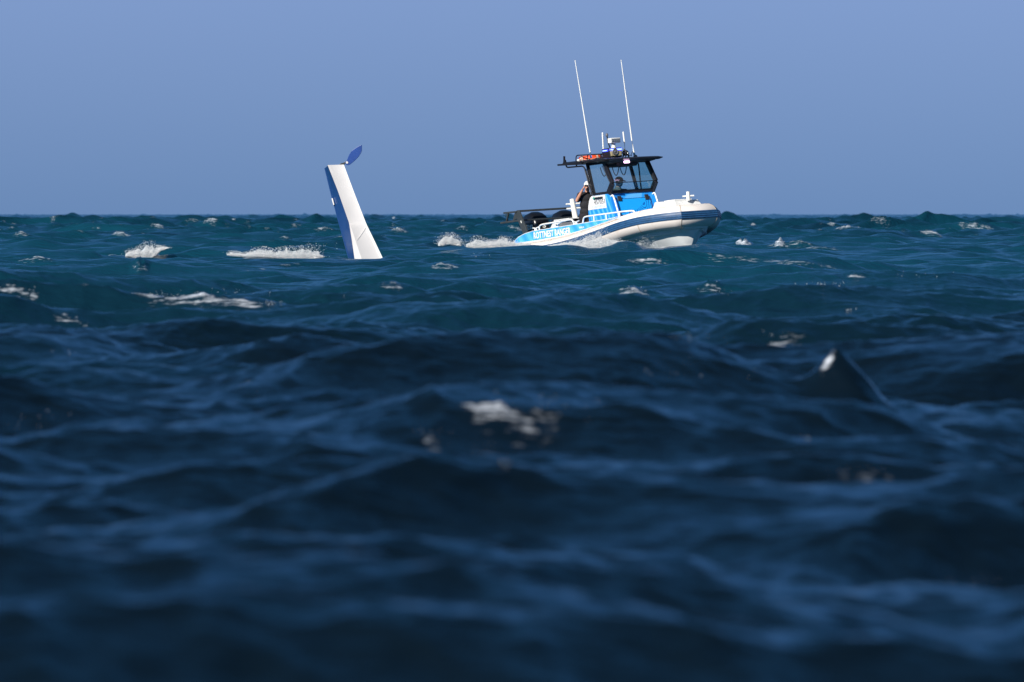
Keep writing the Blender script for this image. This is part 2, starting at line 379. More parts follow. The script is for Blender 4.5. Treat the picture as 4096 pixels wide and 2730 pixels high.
def sample(fields, L, N, x, y, ang, idx=(0, 1, 2, 3)):
    c, s = math.cos(ang), math.sin(ang)
    a = ((c * x + s * y) / L * N).astype(np.float64); b_ = ((-s * x + c * y) / L * N).astype(np.float64)
    i = np.floor(a).astype(np.int64); j = np.floor(b_).astype(np.int64); fa = (a - i).astype(np.float32); fb = (b_ - j).astype(np.float32)
    i0 = i % N; i1 = (i + 1) % N; j0 = j % N; j1 = (j + 1) % N
    out = []
    for q in idx:
        F = fields[q]
        out.append(F[i0, j0] * (1 - fa) * (1 - fb) + F[i1, j0] * fa * (1 - fb) + F[i0, j1] * (1 - fa) * fb + F[i1, j1] * fa * fb)
    if 1 in idx and 2 in idx:
        p, q = out[idx.index(1)], out[idx.index(2)]
        out[idx.index(1)] = c * p - s * q; out[idx.index(2)] = s * p + c * q
    return out

DN = 8.5e-4
rows = list(np.linspace(-60, 10, 25)); y = 10.0
while y < 650: y += max(.012, DN * y) if y > 22 else .25; rows.append(y)
g = DN
while y < 16000: g = min(g * 1.004, .02); y += g * y; rows.append(y)
rows = np.array(rows, dtype=np.float64); NR = len(rows)
NCc, NCo = 1000, 110
half = .051 * np.maximum(rows, 0) + 3.5
tt = np.linspace(-1, 1, NCc); oo = (np.arange(1, NCo + 1) / NCo) ** 1.9
xo = oo[None, :] * (1.0 * np.maximum(rows, 0) + 60)[:, None]
X = np.concatenate([-(half[:, None] + xo)[:, ::-1], tt[None, :] * half[:, None], half[:, None] + xo], axis=1).astype(np.float32)
Y = np.repeat(rows[:, None], X.shape[1], axis=1).astype(np.float32)
NC = X.shape[1]
WD = math.pi / 2 + R(12)
TA = tile(173, 512, 11, 5.0, 40, 9.0, WD, 3, .150)
TB = tile(59, 1024, 23, .9, 6.5, 4.0, WD + R(-15), 2, .055)
TC = tile(9.7, 512, 5, .12, 1.0, .9, WD + R(20), 1.2, .0135)
TN = tile(23, 512, 77, .12, 3.0, 2.0, 0, 0, 1.0)          # isotropic noise for break-up
Z = np.zeros_like(X); PX = X.copy(); PY = Y.copy(); DV = np.zeros_like(X)
TS = tile(331, 1024, 91, 5, 50, 10.0, WD + R(8), 3, .31)
off = np.clip((Y - 330) / 500, 0, 1); off = off * off * (3 - 2 * off)      # heavier swell offshore
h, dx, dy, dv = sample(*TS, X, Y, .2)
Z += h * off; PX += dx * off; PY += dy * off
short = np.exp(-(np.abs(Y) * DN / .16) ** 2) * (.62 + .38 * np.clip((Y - 60) / 90, 0, 1))
mid = (1.08 + .6 * off) / (1 + (np.abs(Y) / 2600) ** 2)
for T, ang, amp, chop in ((TA, 0.0, 1 + .12 * np.clip((140 - Y) / 80, 0, 1), 1.0), (TB, .47, mid, 1.05), (TC, 1.1, short, .9)):
    h, dx, dy, dv = sample(*T, X, Y, ang)
    Z += h * amp; PX += dx * amp * chop; PY += dy * amp * chop
    if T is not TC: DV += dv * amp * chop
n1 = sample(*TN, X, Y, .3, idx=(0,))[0]

# --- the swell the boat rides on, and the lie of the water in front of boat and float
U = 2048 + PX / np.maximum(PY, 5) * FPX
def prof(us, vs, u): return np.interp(u, us, vs)
bu = [1700, 1760, 1850, 1960, 2055, 2135, 2201, 2267, 2311, 2356, 2400, 2444, 2472, 2506, 2541, 2586, 2644, 2678, 2756, 2805, 2860, 2930, 3060]
bv = [1010, 983, 984, 990, 985, 980, 984, 979, 983, 993, 992, 981, 968, 963, 970, 992, 994, 987, 981, 974, 979, 984, 1005]
vb = prof(bu, bv, U)
Wb = np.exp(-(((PX - 3.0) / 7.0) ** 4)) * np.exp(-(((PY - 297) / 8.5) ** 4))
Z = Z * (1 - .8 * Wb) + .30 * Wb
zr = EYE - (vb - VH) / FPX * 287.5
Wr = np.exp(-(((PX - 1.9) / 4.6) ** 8)) * np.exp(-((PY - 287.5) / 2.0) ** 2)
Z = Z * (1 - Wr) + zr * Wr
Wf = np.exp(-(((PX + 3.5) / 2.3) ** 4)) * np.exp(-(((PY - 285) / 3.0) ** 4))
Z = Z * (1 - .95 * Wf) + (EYE - 184 / FPX * 285) * .95 * Wf
def cap_front(Z, vlim, ymax, u0, u1, soft):
    """keeps nearer crests low enough not to hide what stands behind them"""
    wu = 1 / (1 + np.exp(-(U - u0) / soft)) / (1 + np.exp((U - u1) / soft))
    zc = EYE - (vlim - VH) / FPX * PY
    on = (PY < ymax) & (PY > 60)
    over = np.where(on, Z - zc, -1)
    return np.where(over > 0, Z - over * wu * .97, Z)
Z = cap_front(Z, vb + 6, 284.5, 2030, 2900, 18)
Z = cap_front(Z, 1037 + 0 * U, 282.5, 1385, 1545, 10)
Z = cap_front(Z, 1002 + 0 * U, 292, 1180, 1420, 20) if False else Z

# --- named crests and foam patches (where the photograph shows them)
FO = np.zeros_like(Z)
# whitecaps from the shape of the sea itself
thr = -.55
wc = np.clip((thr - DV) / .35, 0, 1) * np.clip((Z - .12) / .15, 0, 1)
wc *= np.clip((PY - 55) / 60, 0.12, 1)
FO = np.maximum(FO, wc * (.60 + .16 * np.clip((PY - 250) / 400, 0, 1)))
c0 = NCo
def hit(u, v):
    ys = rows; xs = (u - 2048) / FPX * ys
    cf = np.clip((xs / half + 1) / 2 * (NCc - 1), 0, NCc - 2); ci = cf.astype(int)
    z = Z[np.arange(NR), c0 + ci]; yy = PY[np.arange(NR), c0 + ci]
    vr = VH + (EYE - z) / np.maximum(yy, 1) * FPX
    ok = np.where((yy > 20) & (vr <= v))[0]
    return float(yy[ok[0]]) if len(ok) else 300.0
def xnoise(x, seed, f=1.0):
    return sum(a_ * np.sin(x * f * k_ + seed * p_) for a_, k_, p_ in ((.5, 2.1, 1.3), (.35, 5.3, 2.1), (.28, 11.7, .7), (.2, 23.0, 3.9))) / 1.0
def crest(u0, u1, vt, vb_, st=.9, tilt=0.0, lift=.42, peak=.5, y0=None, rough=.35, sharp=2.0):
    """a small breaking crest: raised ragged ridge with foam running down its face"""
    global Z, FO
    uc = (u0 + u1) / 2; d = y0 or hit(uc, vb_ * .7 + vt * .3)
    xc = (uc - 2048) / FPX * d; wx = (u1 - u0) / 2 / FPX * d; H = (vb_ - vt) / FPX * d * lift
    face = max(.30, min(1.6, H * 2.4)); r0 = np.searchsorted(rows, d - 6 * face - 1); r1 = np.searchsorted(rows, d + 6 * face + 1)
    sl_ = (slice(r0, r1), slice(None)); x, yv = PX[sl_], PY[sl_]; s_ = (x - xc) / wx
    xn = xnoise(x / max(.12, wx * .5), u0 * .37 + vt)
    tp = np.clip(1 - np.abs(s_) ** sharp, 0, 1) * (.5 + .5 * np.exp(-((s_ - (peak * 2 - 1)) / .4) ** 2)) * (1 + rough * xn)
    tp = np.clip(tp, 0, 1.4)
    yc = d + tilt * (x - xc) + .22 * face * xn
    q = yv - yc
    shape = np.where(q < 0, np.exp(-(q / face) ** 2), np.exp(-(q / (face * 1.6)) ** 2))
    Z[sl_] += H * tp * shape
    if st > 0:
        low = np.clip(1.1 - np.abs(s_) + .25 * xn, 0, 1)
        fm = np.where(q < 0, np.clip(1.15 + q / (face * (.5 + 1.2 * low)), 0, 1), np.clip(1 - q / (face * .35), 0, 1)) * np.clip((1 - np.abs(s_)) * 3, 0, 1)
        FO[sl_] = np.maximum(FO[sl_], fm * st)
    return Vector((xc, d, 0)), wx, H
def peak_wave(uc, vt, vb_, wpx, y0=None):
    """a steep pyramid where two waves meet, its tip just breaking"""
    global Z, FO
    d = y0 or hit(uc, vb_); xc = (uc - 2048) / FPX * d; H = (vb_ - vt) / FPX * d; w_ = wpx / FPX * d
    z0 = EYE - (vb_ - VH) / FPX * d
    rr_ = np.sqrt(((PX - xc + .15 * (PY - d)) / w_) ** 2 + ((PY - d) / (w_ * 1.5)) ** 2 + .03) * (1 + .12 * n1)
    T_ = z0 + H * 1.18 * np.exp(-rr_ * 1.25); w2 = np.exp(-(rr_ / 1.7) ** 4); Z = Z + w2 * (.5 * (T_ - Z + np.sqrt((T_ - Z) ** 2 + .0008)))
    s_ = (d - PY) / (w_ * .9); xt = xc - .10 * w_ - .42 * w_ * s_
    FO = np.maximum(FO, np.exp(-((PX - xt) / (.028 + .02 * np.clip(s_, 0, 1))) ** 2) * np.clip(1 - np.abs(s_ - .45) / .75, 0, 1) ** .5 * 1.0)
def seat(uc, wpx, v, d, ry=2.5):
    """lets the sea surface at distance d lie where the photograph shows it"""
    global Z
    xc = (uc - 2048) / FPX * d; w_ = wpx / FPX * d
    W_ = np.exp(-((PX - xc) / w_) ** 4 - ((PY - d) / ry) ** 4)
    Z = Z * (1 - W_ * .92) + (EYE - (v - VH) / FPX * d) * W_ * .92
    Z = cap_front(Z, v + 3 + 0 * U, d - ry * .6, uc - wpx * .95, uc + wpx * .95, 8)
def lace(u0, v0, u1, v1, wpx, st=.6, rmin=.25):
    """a thin streak of foam between two points of the surface"""
    n = 9
    for k in range(n):
        t = k / (n - 1); u = u0 + (u1 - u0) * t; v = v0 + (v1 - v0) * t
        d = hit(u, v); xc = (u - 2048) / FPX * d; r = abs(u1 - u0) / n / FPX * d * 1.1 + wpx / FPX * d
        ry = max(rmin, wpx / FPX * d * 3)
        a = np.searchsorted(rows, d - 5 * ry); b = np.searchsorted(rows, d + 5 * ry)
        e = np.exp(-((PX[a:b] - xc) / r) ** 2 - ((PY[a:b] - d) / ry) ** 2)
        FO[a:b] = np.maximum(FO[a:b], e * st)
# (u0,u1,vtop,vbot,strength)
BURST = []
seat(545, 150, 1026, 287); crest(500, 668, 984, 1028, 1.05, .15, .75, peak=.60, y0=287.3, rough=.5)
crest(362, 520, 998, 1022, .68, .1, .7, y0=287.5)
seat(1110, 225, 1033, 286); crest(910, 1290, 1002, 1036, .95, -.03, .55, peak=.55, y0=286.3, rough=.6, sharp=3)
crest(1215, 1355, 958, 990, .66, -.3, .9, y0=300)
crest(500, 1110, 1165, 1215, .62, -.35, .55, peak=.62)
crest(1810, 2320, 1600, 1672, .53, .05, .32, peak=.5)
peak_wave(3345, 1384, 1520, 105)
crest(2445, 2625, 1142, 1170, .54, 0, .45)
crest(2770, 2925, 1142, 1178, .52, 0, .45)
crest(3055, 3245, 1330, 1356, .44, .1, .3)
crest(-20, 170, 1150, 1180, .45, -.2, .3)
crest(205, 375, 1262, 1282, .45, -.1, .3)
crest(520, 600, 1058, 1090, .45, 0, 1.0)
crest(1710, 1845, 1050, 1076, .55, .5, .5)
crest(1510, 1620, 1124, 1140, .48, 0, .5)
crest(2480, 2720, 1040, 1060, .52, 0, .5)
crest(2935, 3015, 960, 988, .9, 0, 1.0)
crest(3090, 3145, 958, 986, .85, .3, 1.0)
crest(3140, 3260, 968, 986, .5, 0, .5)
crest(3300, 3460, 903, 922, .75, 0, .8)
crest(3665, 3795, 924, 948, .62, -.2, .8)
crest(3480, 3610, 890, 910, .58, -.3, .7)
crest(3810, 4005, 892, 914, .58, 0, .7)
crest(430, 540, 912, 958, .62, -.6, .5)
crest(590, 700, 896, 918, .6, 0, .6)
crest(810, 880, 884, 898, .8, 0, .7)
crest(1540, 1640, 915, 940, .6, .2, .7)
crest(1800, 1900, 908, 925, .6, -.1, .6)
crest(2020, 2110, 905, 920, .6, 0, .6)
crest(50, 230, 1022, 1050, .5, 0, .4)
crest(40, 130, 930, 952, .55, .2, .5)
crest(3380, 3470, 1085, 1120, .5, 0, .4)
crest(1905, 2040, 854, 878, .9, 0, .9, y0=640)
crest(280, 390, 848, 862, .8, 0, .8, y0=800)
crest(780, 850, 856, 866, .7, 0, .8, y0=850)
crest(2920, 2990, 858, 872, .7, 0, .8, y0=760)
crest(3130, 3220, 856, 870, .7, 0, .8, y0=800)
crest(3330, 3620, 1870, 1915, .38, 0, .25)
crest(3800, 4090, 2310, 2365, .40, -.1, .2)
crest(1680, 1800, 1722, 1748, .34, 0, .2)
lace(3090, 980, 3330, 1000, 6, .5)
lace(2850, 1035, 3300, 1060, 6, .42)
lace(1000, 1085, 1180, 1060, 6, .3)
# froth pushed aside by the boat
for (uu, vv, dd, ss) in ((1790, 975, 291, .9), (1960, 980, 294, .9), (2030, 978, 296, 1.0), (2200, 982, 291, .6), (2400, 985, 291, 1.0), (2350, 985, 291, 1.0), (2450, 984, 291, .9), (2620, 990, 290, .6)):
    p = px(uu, vv, dd); e = np.exp(-((PX - p.x) / .45) ** 2 - ((PY - p.y) / 1.6) ** 2); FO = np.maximum(FO, e * ss)
# lumpy foam
lump = sample(*TC, X * 1.0, Y, 2.2, idx=(0,))[0]
Z += np.clip(FO - .3, 0, 1) * lump * .7 * short ** .3
# sea floor of whitecap at stray crest tops far away kept as is

def build_sea():
    me = bpy.data.meshes.new('sea')
    co = np.stack([PX, PY, Z], axis=-1).reshape(-1, 3).astype(np.float32)
    i = np.arange(NR - 1, dtype=np.int32)[:, None] * NC + np.arange(NC - 1, dtype=np.int32)[None, :]
    q = np.stack([i, i + 1, i + NC + 1, i + NC], axis=-1).reshape(-1, 4)
    me.vertices.add(len(co)); me.vertices.foreach_set('co', co.ravel())
    me.loops.add(q.size); me.loops.foreach_set('vertex_index', q.ravel().astype(np.int32))
    me.polygons.add(len(q)); me.polygons.foreach_set('loop_start', np.arange(0, q.size, 4, dtype=np.int32))
    me.update(calc_edges=True)
    me.polygons.foreach_set('use_smooth', np.ones(len(q), dtype=bool))
    a = me.attributes.new('foam', 'FLOAT', 'POINT'); a.data.foreach_set('value', FO.reshape(-1).astype(np.float32))
    me.materials.append(water_mat())
    o = bpy.data.objects.new('sea', me); COL.objects.link(o)
    tag(o, kind='structure'); return o
build_sea()
print('sea verts', NR * NC)

# ------------------------------------------------------------------ the ranger boat (x forward, y to port, z up)
YAW, PITCH, ROLL = R(60), R(3.6), R(3.0)
boat = empty('patrol_boat', (2057 / 160 - 2048 / 160 + 1.2 * math.sin(YAW) * 1.0, 300, EYE + (VH - 1000) / FPX * 300), (ROLL, -PITCH, -YAW))
tag(boat, 'white and blue inflatable collar ranger boat with black cabin roof, ploughing through the chop', 'boat')
BM = Matrix.Translation(boat.location) @ Euler((ROLL, -PITCH, -YAW), 'XYZ').to_matrix().to_4x4(); BI = BM.inverted()
CL = BI @ cam.location
def P(u, v, Y=None, X=None, Z=None):
    """boat-frame point on plane Y / X / Z seen at photograph pixel (u, v)"""
    q = BI @ px(u, v, 300); d = q - CL
    if Y is not None: t = (Y - CL.y) / d.y
    elif X is not None: t = (X - CL.x) / d.x
    else: t = (Z - CL.z) / d.z
    return CL + d * t
# the traced stations are re-expressed in boat metres once and then used like any drawing

# hull ---------------------------------------------------------------
RT = .29
side = [(-.25, 1.2, .215), (1.2, 1.2, .225), (2.6, 1.2, .27), (3.7, 1.2, .36), (4.8, 1.2, .485), (5.4, 1.13, .585), (5.95, .93, .665), (6.42, .64, .70), (6.77, .37, .71)]
def cat(pts, n=6):
    P_ = [Vector(p) for p in pts]; P_ = [P_[0] * 2 - P_[1]] + P_ + [P_[-1] * 2 - P_[-2]]; out = []
    for i in range(1, len(P_) - 2):
        for k in range(n):
            t = k / n; a, b, c, d = P_[i - 1:i + 3]
            out.append(.5 * ((2 * b) + (c - a) * t + (2 * a - 5 * b + 4 * c - d) * t * t + (3 * b - a - 3 * c + d) * t ** 3))
    return out + [P_[-2]]
ctr = [Vector((x, -y, z - RT)) for x, y, z in side]
star = cat(ctr)
path = star + [Vector((p.x, -p.y, p.z)) for p in reversed(star)]
def frames(path):
    out = []
    for i, p in enumerate(path):
        a = (p - path[i - 1]) if i else (path[1] - p)
        b = (path[i + 1] - p) if i < len(path) - 1 else a
        a = Vector((a.x, a.y, 0)).normalized(); b = Vector((b.x, b.y, 0)).normalized()
        t = (a + b).normalized(); k = 1 / max(.6, t.dot(a)); o = Vector((t.y, -t.x, 0)) * k
        out.append((p, o))
    return out
FR = frames(path)
def rad(p): return RT * (1 if p.x > .3 else (.55 + .45 * max(0, (p.x + .25) / .55)))
mb = MB(); secs = []
for p, o in FR:
    r = rad(p); secs.append([p + o * math.cos(a) * r + Vector((0, 0, 1)) * math.sin(a) * r for a in [2 * math.pi * k / 28 for k in range(28)]])
mb.loft(secs); collar = mb.build('inflatable_collar', M['cream'], boat, smooth=50)
prof_ = []
for k in range(25):
    a = R(-13 + 37 * k / 24); ridge = .010 + .010 * (1 if k % 6 in (2, 3, 4) else 0); prof_.append((a, RT + ridge))
secs = []
for p, o in FR:
    f = rad(p) / RT; inner = [(R(24), RT - .01), (R(-13), RT - .01)]
    secs.append([p + o * math.cos(a) * r * f + Vector((0, 0, 1)) * math.sin(a) * r * f for a, r in prof_ + inner])
MB().loft(secs).build('rubbing_strake', M['navy'], collar, smooth=25)
# seams of the collar
mb = MB()
for i in list(range(10, len(star) - 1, 13)) + [len(star) - 1, len(star)]:
    p, o = FR[i]; q, _ = FR[i + 1] if i < len(star) else FR[i - 1]; t = (q - p).normalized()
    MB().loft([[p + t * s_ + o * math.cos(a) * (RT + .004) + Vector((0, 0, 1)) * math.sin(a) * (RT + .004) for a in [2 * math.pi * k / 24 for k in range(24)]] for s_ in (-.012, .012)], cap=False).build('seam_tape', M['rope'], collar)
mb = MB()   # lifeline along the aft tube
for z_, in ((.02,), (.06,)):
    mb.tube([Vector((p.x, -1.2 - RT * math.cos(R(48)) - .008, p.z + RT * math.sin(R(48)) + z_ - .03)) for p in star[3:32]], .007, 6)
mb.build('lifeline', M['rope'], collar)

xs = [0, 1.5, 3, 4.3, 5.1, 5.8, 6.2, 6.5, 6.66, 6.74]
wt = [1.15, 1.15, 1.15, 1.14, 1.12, .97, .77, .59, .49, .42]
wc_ = [1.0, 1.0, 1.0, 1.02, 1.0, .86, .62, .40, .24, .14]
zc_ = [-.30, -.28, -.24, -.14, -.06, -.02, .01, .03, .05, .06]
zk_ = [-.55, -.58, -.62, -.66, -.66, -.62, -.55, -.42, -.20, .0]
tz = np.interp(xs, [s_[0] for s_ in side], [s_[2] - RT for s_ in side])
secs = []
for i, x in enumerate(xs):
    a, b, c, k = wt[i], wc_[i], zc_[i], zk_[i]; t_ = tz[i] - .12
    h = [(a - .12, t_ + .1), (a, t_ - .10), (b + .05, c + .035), (b, c), (b - .10 * b, c - .012), (b * .5, c + (k - c) * .55), (0.012, k)]
    secs.append([Vector((x, -yy, zz)) for yy, zz in h] + [Vector((x, yy, zz)) for yy, zz in reversed(h)])
hull = MB().loft(secs).build('hull', M['hull_white'], boat, smooth=22)
mb = MB()       # spray rail and the step under the nose
mb.tube([Vector((x, -(w_ + .045), z_ + .02)) for x, w_, z_ in zip(xs[3:9], wc_[3:9], zc_[3:9])], .022, 6)
mb.tube([Vector((x, (w_ + .045), z_ + .02)) for x, w_, z_ in zip(xs[3:9], wc_[3:9], zc_[3:9])], .022, 6)
mb.build('spray_rail', M['white'], hull)
MB().hexa([Vector((6.45, -.36, .10)), Vector((6.45, .36, .10)), Vector((6.45, .36, .22)), Vector((6.45, -.36, .22))],
          [Vector((6.86, -.33, .10)), Vector((6.86, .33, .10)), Vector((6.93, .33, .22)), Vector((6.93, -.33, .22))]).build('bow_step', M['white'], hull, bevel=.01)
MB().prism([Vector(p) for p in ((.2, -1.0, -.21), (4.2, -1.0, -.21), (5.2, -.75, -.21), (5.7, -.35, -.21), (5.7, .35, -.21), (5.2, .75, -.21), (4.2, 1.0, -.21), (.2, 1.0, -.21))], (0, 0, .04)).build('deck', M['grey'], boat)
MB().box((5.9, 0, .42), (1.6, 1.1, .04)).build('foredeck', M['white'], boat)
MB().box((.35, 0, .12), (.08, 2.1, .56)).build('transom', M['white'], boat)
# blue side pods on both sides
def pod(sgn, name):
    top = [(.04, .20), (.06, .26), (.30, .36), (.62, .425), (1.03, .465), (2.07, .485), (3.04, .50), (4.0, .52), (4.7, .53), (5.25, .56), (5.35, .50)]
    bot = [(5.35, .40), (4.6, .25), (3.6, .12), (2.6, .05), (.04, .05)]
    pl = [Vector((x, sgn * 1.235, z)) for x, z in top + bot]
    o = MB().prism(pl, (0, -sgn * .26, 0)).build('side_panel', M['wrap_side'], boat, smooth=0, bevel=.012)
    MB().tube([Vector((x, sgn * 1.225, z + .004)) for x, z in top[1:-1]], .010, 6).build('edge_trim', M['white'], o)
    lower = [Vector((x, sgn * 1.242, z - .012)) for x, z in [(.04, .225), (1.2, .235), (2.6, .28), (3.7, .37), (4.8, .495)]]
    MB().tube(lower, .010, 6).build('edge_trim', M['white'], o)
    return o
ps = pod(-1, 's'); pp = pod(1, 'p')
a = P(2136, 957, Y=-1.238); b = P(2283, 936, Y=-1.238)
text_mb('ROTTNEST RANGER', a, (1, 0, (b.z - a.z) / (b.x - a.x)), (0, 0, 1), (b - a).length, .165, .003, .024).build('lettering', M['white_text'], ps, smooth=0)
a = P(2317, 915.5, Y=-1.238)
text_mb('KWILA', a, (1, 0, 0), (0, 0, 1), .24, .048, .003, .01).build('lettering', M['white_text'], ps, smooth=0)

# console -------------------------------------------------------------
body = [(3.42, -.17), (3.42, 1.0), (3.30, 1.12), (3.05, 1.185), (3.90, 1.185), (4.12, .60), (4.16, -.17)]
YC = .65
mb = MB()
mb.prism([Vector((x, -YC, z)) for x, z in [(3.42, -.17), (3.42, 1.185), (3.90, 1.185), (4.12, .60), (4.16, -.17)]], (0, 2 * YC, 0))
mb.build('console', M['wrap_console'], boat, smooth=0, bevel=.012)
console = [o for o in COL.objects if o.name == 'console'][0]
for sgn in (-1, 1):   # side coamings behind the wheel
    pl = [Vector((x, sgn * YC, z)) for x, z in [(2.84, -.17), (2.84, .80), (2.90, 1.02), (3.0, 1.15), (3.06, 1.185), (3.415, 1.185), (3.415, -.17)]]
    MB().prism(pl, (0, -sgn * .05, 0)).build('coaming', M['wrap_console'], console, smooth=0, bevel=.008)
pn = [P(*q, Y=-YC) for q in ((2366, 786), (2420, 779), (2427.5, 832), (2354, 842), (2354, 828), (2357, 806), (2361, 793))]
pn = [Vector((p.x, -YC - .001, p.z)) for p in pn]
reg = MB().prism(pn, (0, -.006, 0)).build('registration_panel', M['white'], console, smooth=0)
a = P(2377, 820, Y=-YC - .008); b = P(2420.5, 817, Y=-YC - .008)
text_mb('457051', a, (1, 0, 0), (0, 0, 1), b.x - a.x, .115, .002, .0).build('lettering', M['black_text'], reg, smooth=0)
a = P(2379, 832.5, Y=-YC - .008)
text_mb('ROTTNEST', a, (1, 0, 0), (0, 0, 1), .40, .048, .002, 0).build('lettering', M['pale_text'], reg, smooth=0)
a = P(2368, 833, Y=-YC - .008)
text_mb('I', a, (1, 0, 0), (0, 0, 1), .02, .05, .002, 0).build('emblem', M['pale_text'], reg, smooth=0)
a = P(2415, 831, Y=-YC - .008)
text_mb('II', a, (1, 0, 0), (0, 0, 1), .05, .05, .002, 0).build('emblem', M['pale_text'], reg, smooth=0)
a = P(2380, 794.5, Y=-YC); b = P(2411, 791, Y=-YC)
nl = MB().box(((a.x + b.x) / 2 + .02, -YC - .022, (a.z + b.z) / 2), (b.x - a.x, .03, .045)).build('navigation_light', M['black'], console, bevel=.01)
MB().ball((a.x, -YC - .03, a.z), (.04, .03, .03)).build('green_lens', M['green'], nl)
# pale strip down the corner
# front hatch
def front(y, z, off=0.0):   # point on the raked front face
    x = 3.90 + (1.185 - z) / .585 * .22 if z > .6 else 4.12 + (.6 - z) / .77 * .04
    n = Vector((.936, 0, .352)) if z > .6 else Vector((1, 0, .05))
    return Vector((x, y, z)) + n * off
hp = [(-.50, 1.03), (.46, 1.03), (.46, .62), (-.50, .62)]
ht = MB().hexa([front(y, z, .001) for y, z in hp], [front(y, z, .032) for y, z in hp]).build('hatch', M['wrap_hatch'], console, smooth=0, bevel=.008)
MB().hexa([front(y, z, .001) for y, z in [(-.50, .60), (.46, .60), (.46, .2), (-.50, .2)]], [front(y, z, .03) for y, z in [(-.50, .60), (.46, .60), (.46, .2), (-.50, .2)]]).build('hatch', M['wrap_hatch'], console, smooth=0, bevel=.008)
gap = MB(); gp = [front(y, z, .034) for y, z in hp]
for q0, q1 in zip(gp, gp[1:] + gp[:1]): gap.tube([q0, q1], .006, 6)
gap.build('hatch_seal', M['navy'], ht)
for yy in (-.41, .375):
    q = [(yy - .055, 1.10), (yy + .055, 1.10), (yy + .055, .97), (yy - .055, .97)]
    MB().hexa([front(y, z, .033) for y, z in q], [front(y, z, .055) for y, z in q]).build('hinge', M['black_rubber'], ht, bevel=.008)
for sgn in (-1, 1):   # white grab rails down the corners
    y_ = -.60 if sgn < 0 else .60
    pts = [front(y_, 1.12, .0), front(y_, 1.12, .09), front(y_ - .0, .98, .11), front(y_, .62, .11), front(y_, .42, .14), front(y_, .40, .0)]
    MB().tube(pts, .022, 10, round_=.07).build('grab_rail', M['powder_white'], boat)

# windscreen frame ------------------------------------------------------
YW = .625
base = lambda s_: Vector((3.86, s_ * YW, 1.20)); knee = lambda s_: Vector((4.08, s_ * YW, 1.44)); top = lambda s_: Vector((3.70, s_ * (YW - .02), 2.02))
abase = lambda s_: Vector((3.16, s_ * YW, 1.20)); atop = lambda s_: Vector((2.89, s_ * (YW - .02), 2.02))
mb = MB()
for s_ in (-1, 1):
    Yd = (0, 1, 0)
    mb.beam(base(s_), knee(s_), .07, .15, Yd); mb.beam(knee(s_) + Vector((0, 0, -.02)), top(s_), .07, .13, Yd)
    mb.beam(abase(s_), atop(s_), .06, .09, Yd)
    mb.beam(abase(s_) + Vector((-.03, 0, .02)), base(s_) + Vector((.05, 0, .02)), .062, .06, Yd)
    mb.beam(atop(s_) + Vector((0, 0, -.035)), top(s_) + Vector((0, 0, -.035)), .058, .09, Yd)
mb.beam(base(-1) + Vector((.03, .02, .025)), base(1) + Vector((.03, -.02, .025)), .10, .075, (1, 0, 0))
mb.beam(top(-1) + Vector((.03, .02, -.045)), top(1) + Vector((.03, -.02, -.045)), .06, .11, (1, 0, 0))
fr = mb.build('cabin_frame', M['black'], boat, smooth=0, bevel=.012)
MB().beam(knee(-1) + Vector((.0, .03, .0)), knee(1) + Vector((.0, -.03, .0)), .014, .018, (1, 0, 0)).build('window_seal', M['black'], fr, smooth=0)
s_ = -1      # polished strips on the starboard pillars
for pa, pb in ((knee(s_) + Vector((-.05, -.042, .0)), top(s_) + Vector((-.03, -.042, -.12))), (abase(s_) + Vector((-.02, -.045, .02)), atop(s_) + Vector((0, -.045, -.15))), (abase(s_) + Vector((-.08, -.045, .02)), atop(s_) + Vector((-.06, -.045, -.2)))):
    MB().tube([pa, pb], .011, 6).build('polished_rail', M['steel'], fr)
def pane(pts, nrm, name='window'):
    return MB().hexa(pts, [p + Vector(nrm) * .006 for p in pts]).build(name, M['glass'], boat, smooth=0)
pane([knee(-1) + Vector((0, .03, 0)), knee(1) + Vector((0, -.03, 0)), top(1) + Vector((0, -.03, -.05)), top(-1) + Vector((0, .03, -.05))], (.8, 0, .5))
pane([base(-1) + Vector((0, .03, .03)), base(1) + Vector((0, -.03, .03)), knee(1) + Vector((0, -.03, -.01)), knee(-1) + Vector((0, .03, -.01))], (.7, 0, -.6))
for s_ in (-1, 1):
    a, b, c, d, e_ = abase(s_), base(s_), knee(s_), top(s_), atop(s_)
    pl = [p + Vector((0, 0, 0)) for p in (a, b, c, d, e_)]
    MB().prism(pl, (0, -s_ * .006, 0)).build('window', M['glass'], boat, smooth=0)

# hard top -------------------------------------------------------------
rp_ = [(1.95, -.80), (2.15, -.88), (4.02, -.88), (4.22, -.80), (4.30, -.60), (4.30, .60), (4.22, .80), (4.02, .88), (2.15, .88), (1.95, .80)]
mb = MB(); lo = []; 
def rz(x, y): return 2.03 + .030 * (1 - (y / .9) ** 2)
secs = []
for f, dz in ((.93, -.012), (1.0, .018), (.99, .035), (.90, .062), (.6, .075), (.02, .080)):
    secs.append([Vector((3.12 + (x - 3.12) * f, y * f, 2.03 + dz - .026 * (x - 1.95) / 2.35 - .026 * (y + .88) / 1.76)) for x, y in rp_])
ht_ = mb.loft(secs).build('hardtop', M['black'], boat, smooth=30)
MB().box((3.55, -.02, 1.93), (.55, .62, .17)).build('overhead_console', M['black'], ht_, bevel=.03)
mb = MB()   # brow over the windscreen
mb.prism([Vector((3.62, -.64, 2.02)), Vector((4.20, -.74, 2.02)), Vector((4.08, -.70, 1.955)), Vector((3.66, -.64, 1.93))], (0, 1.36, 0))
mb.build('brow', M['black'], ht_, smooth=0, bevel=.01)
mb = MB()   # cable loops hanging from the radio
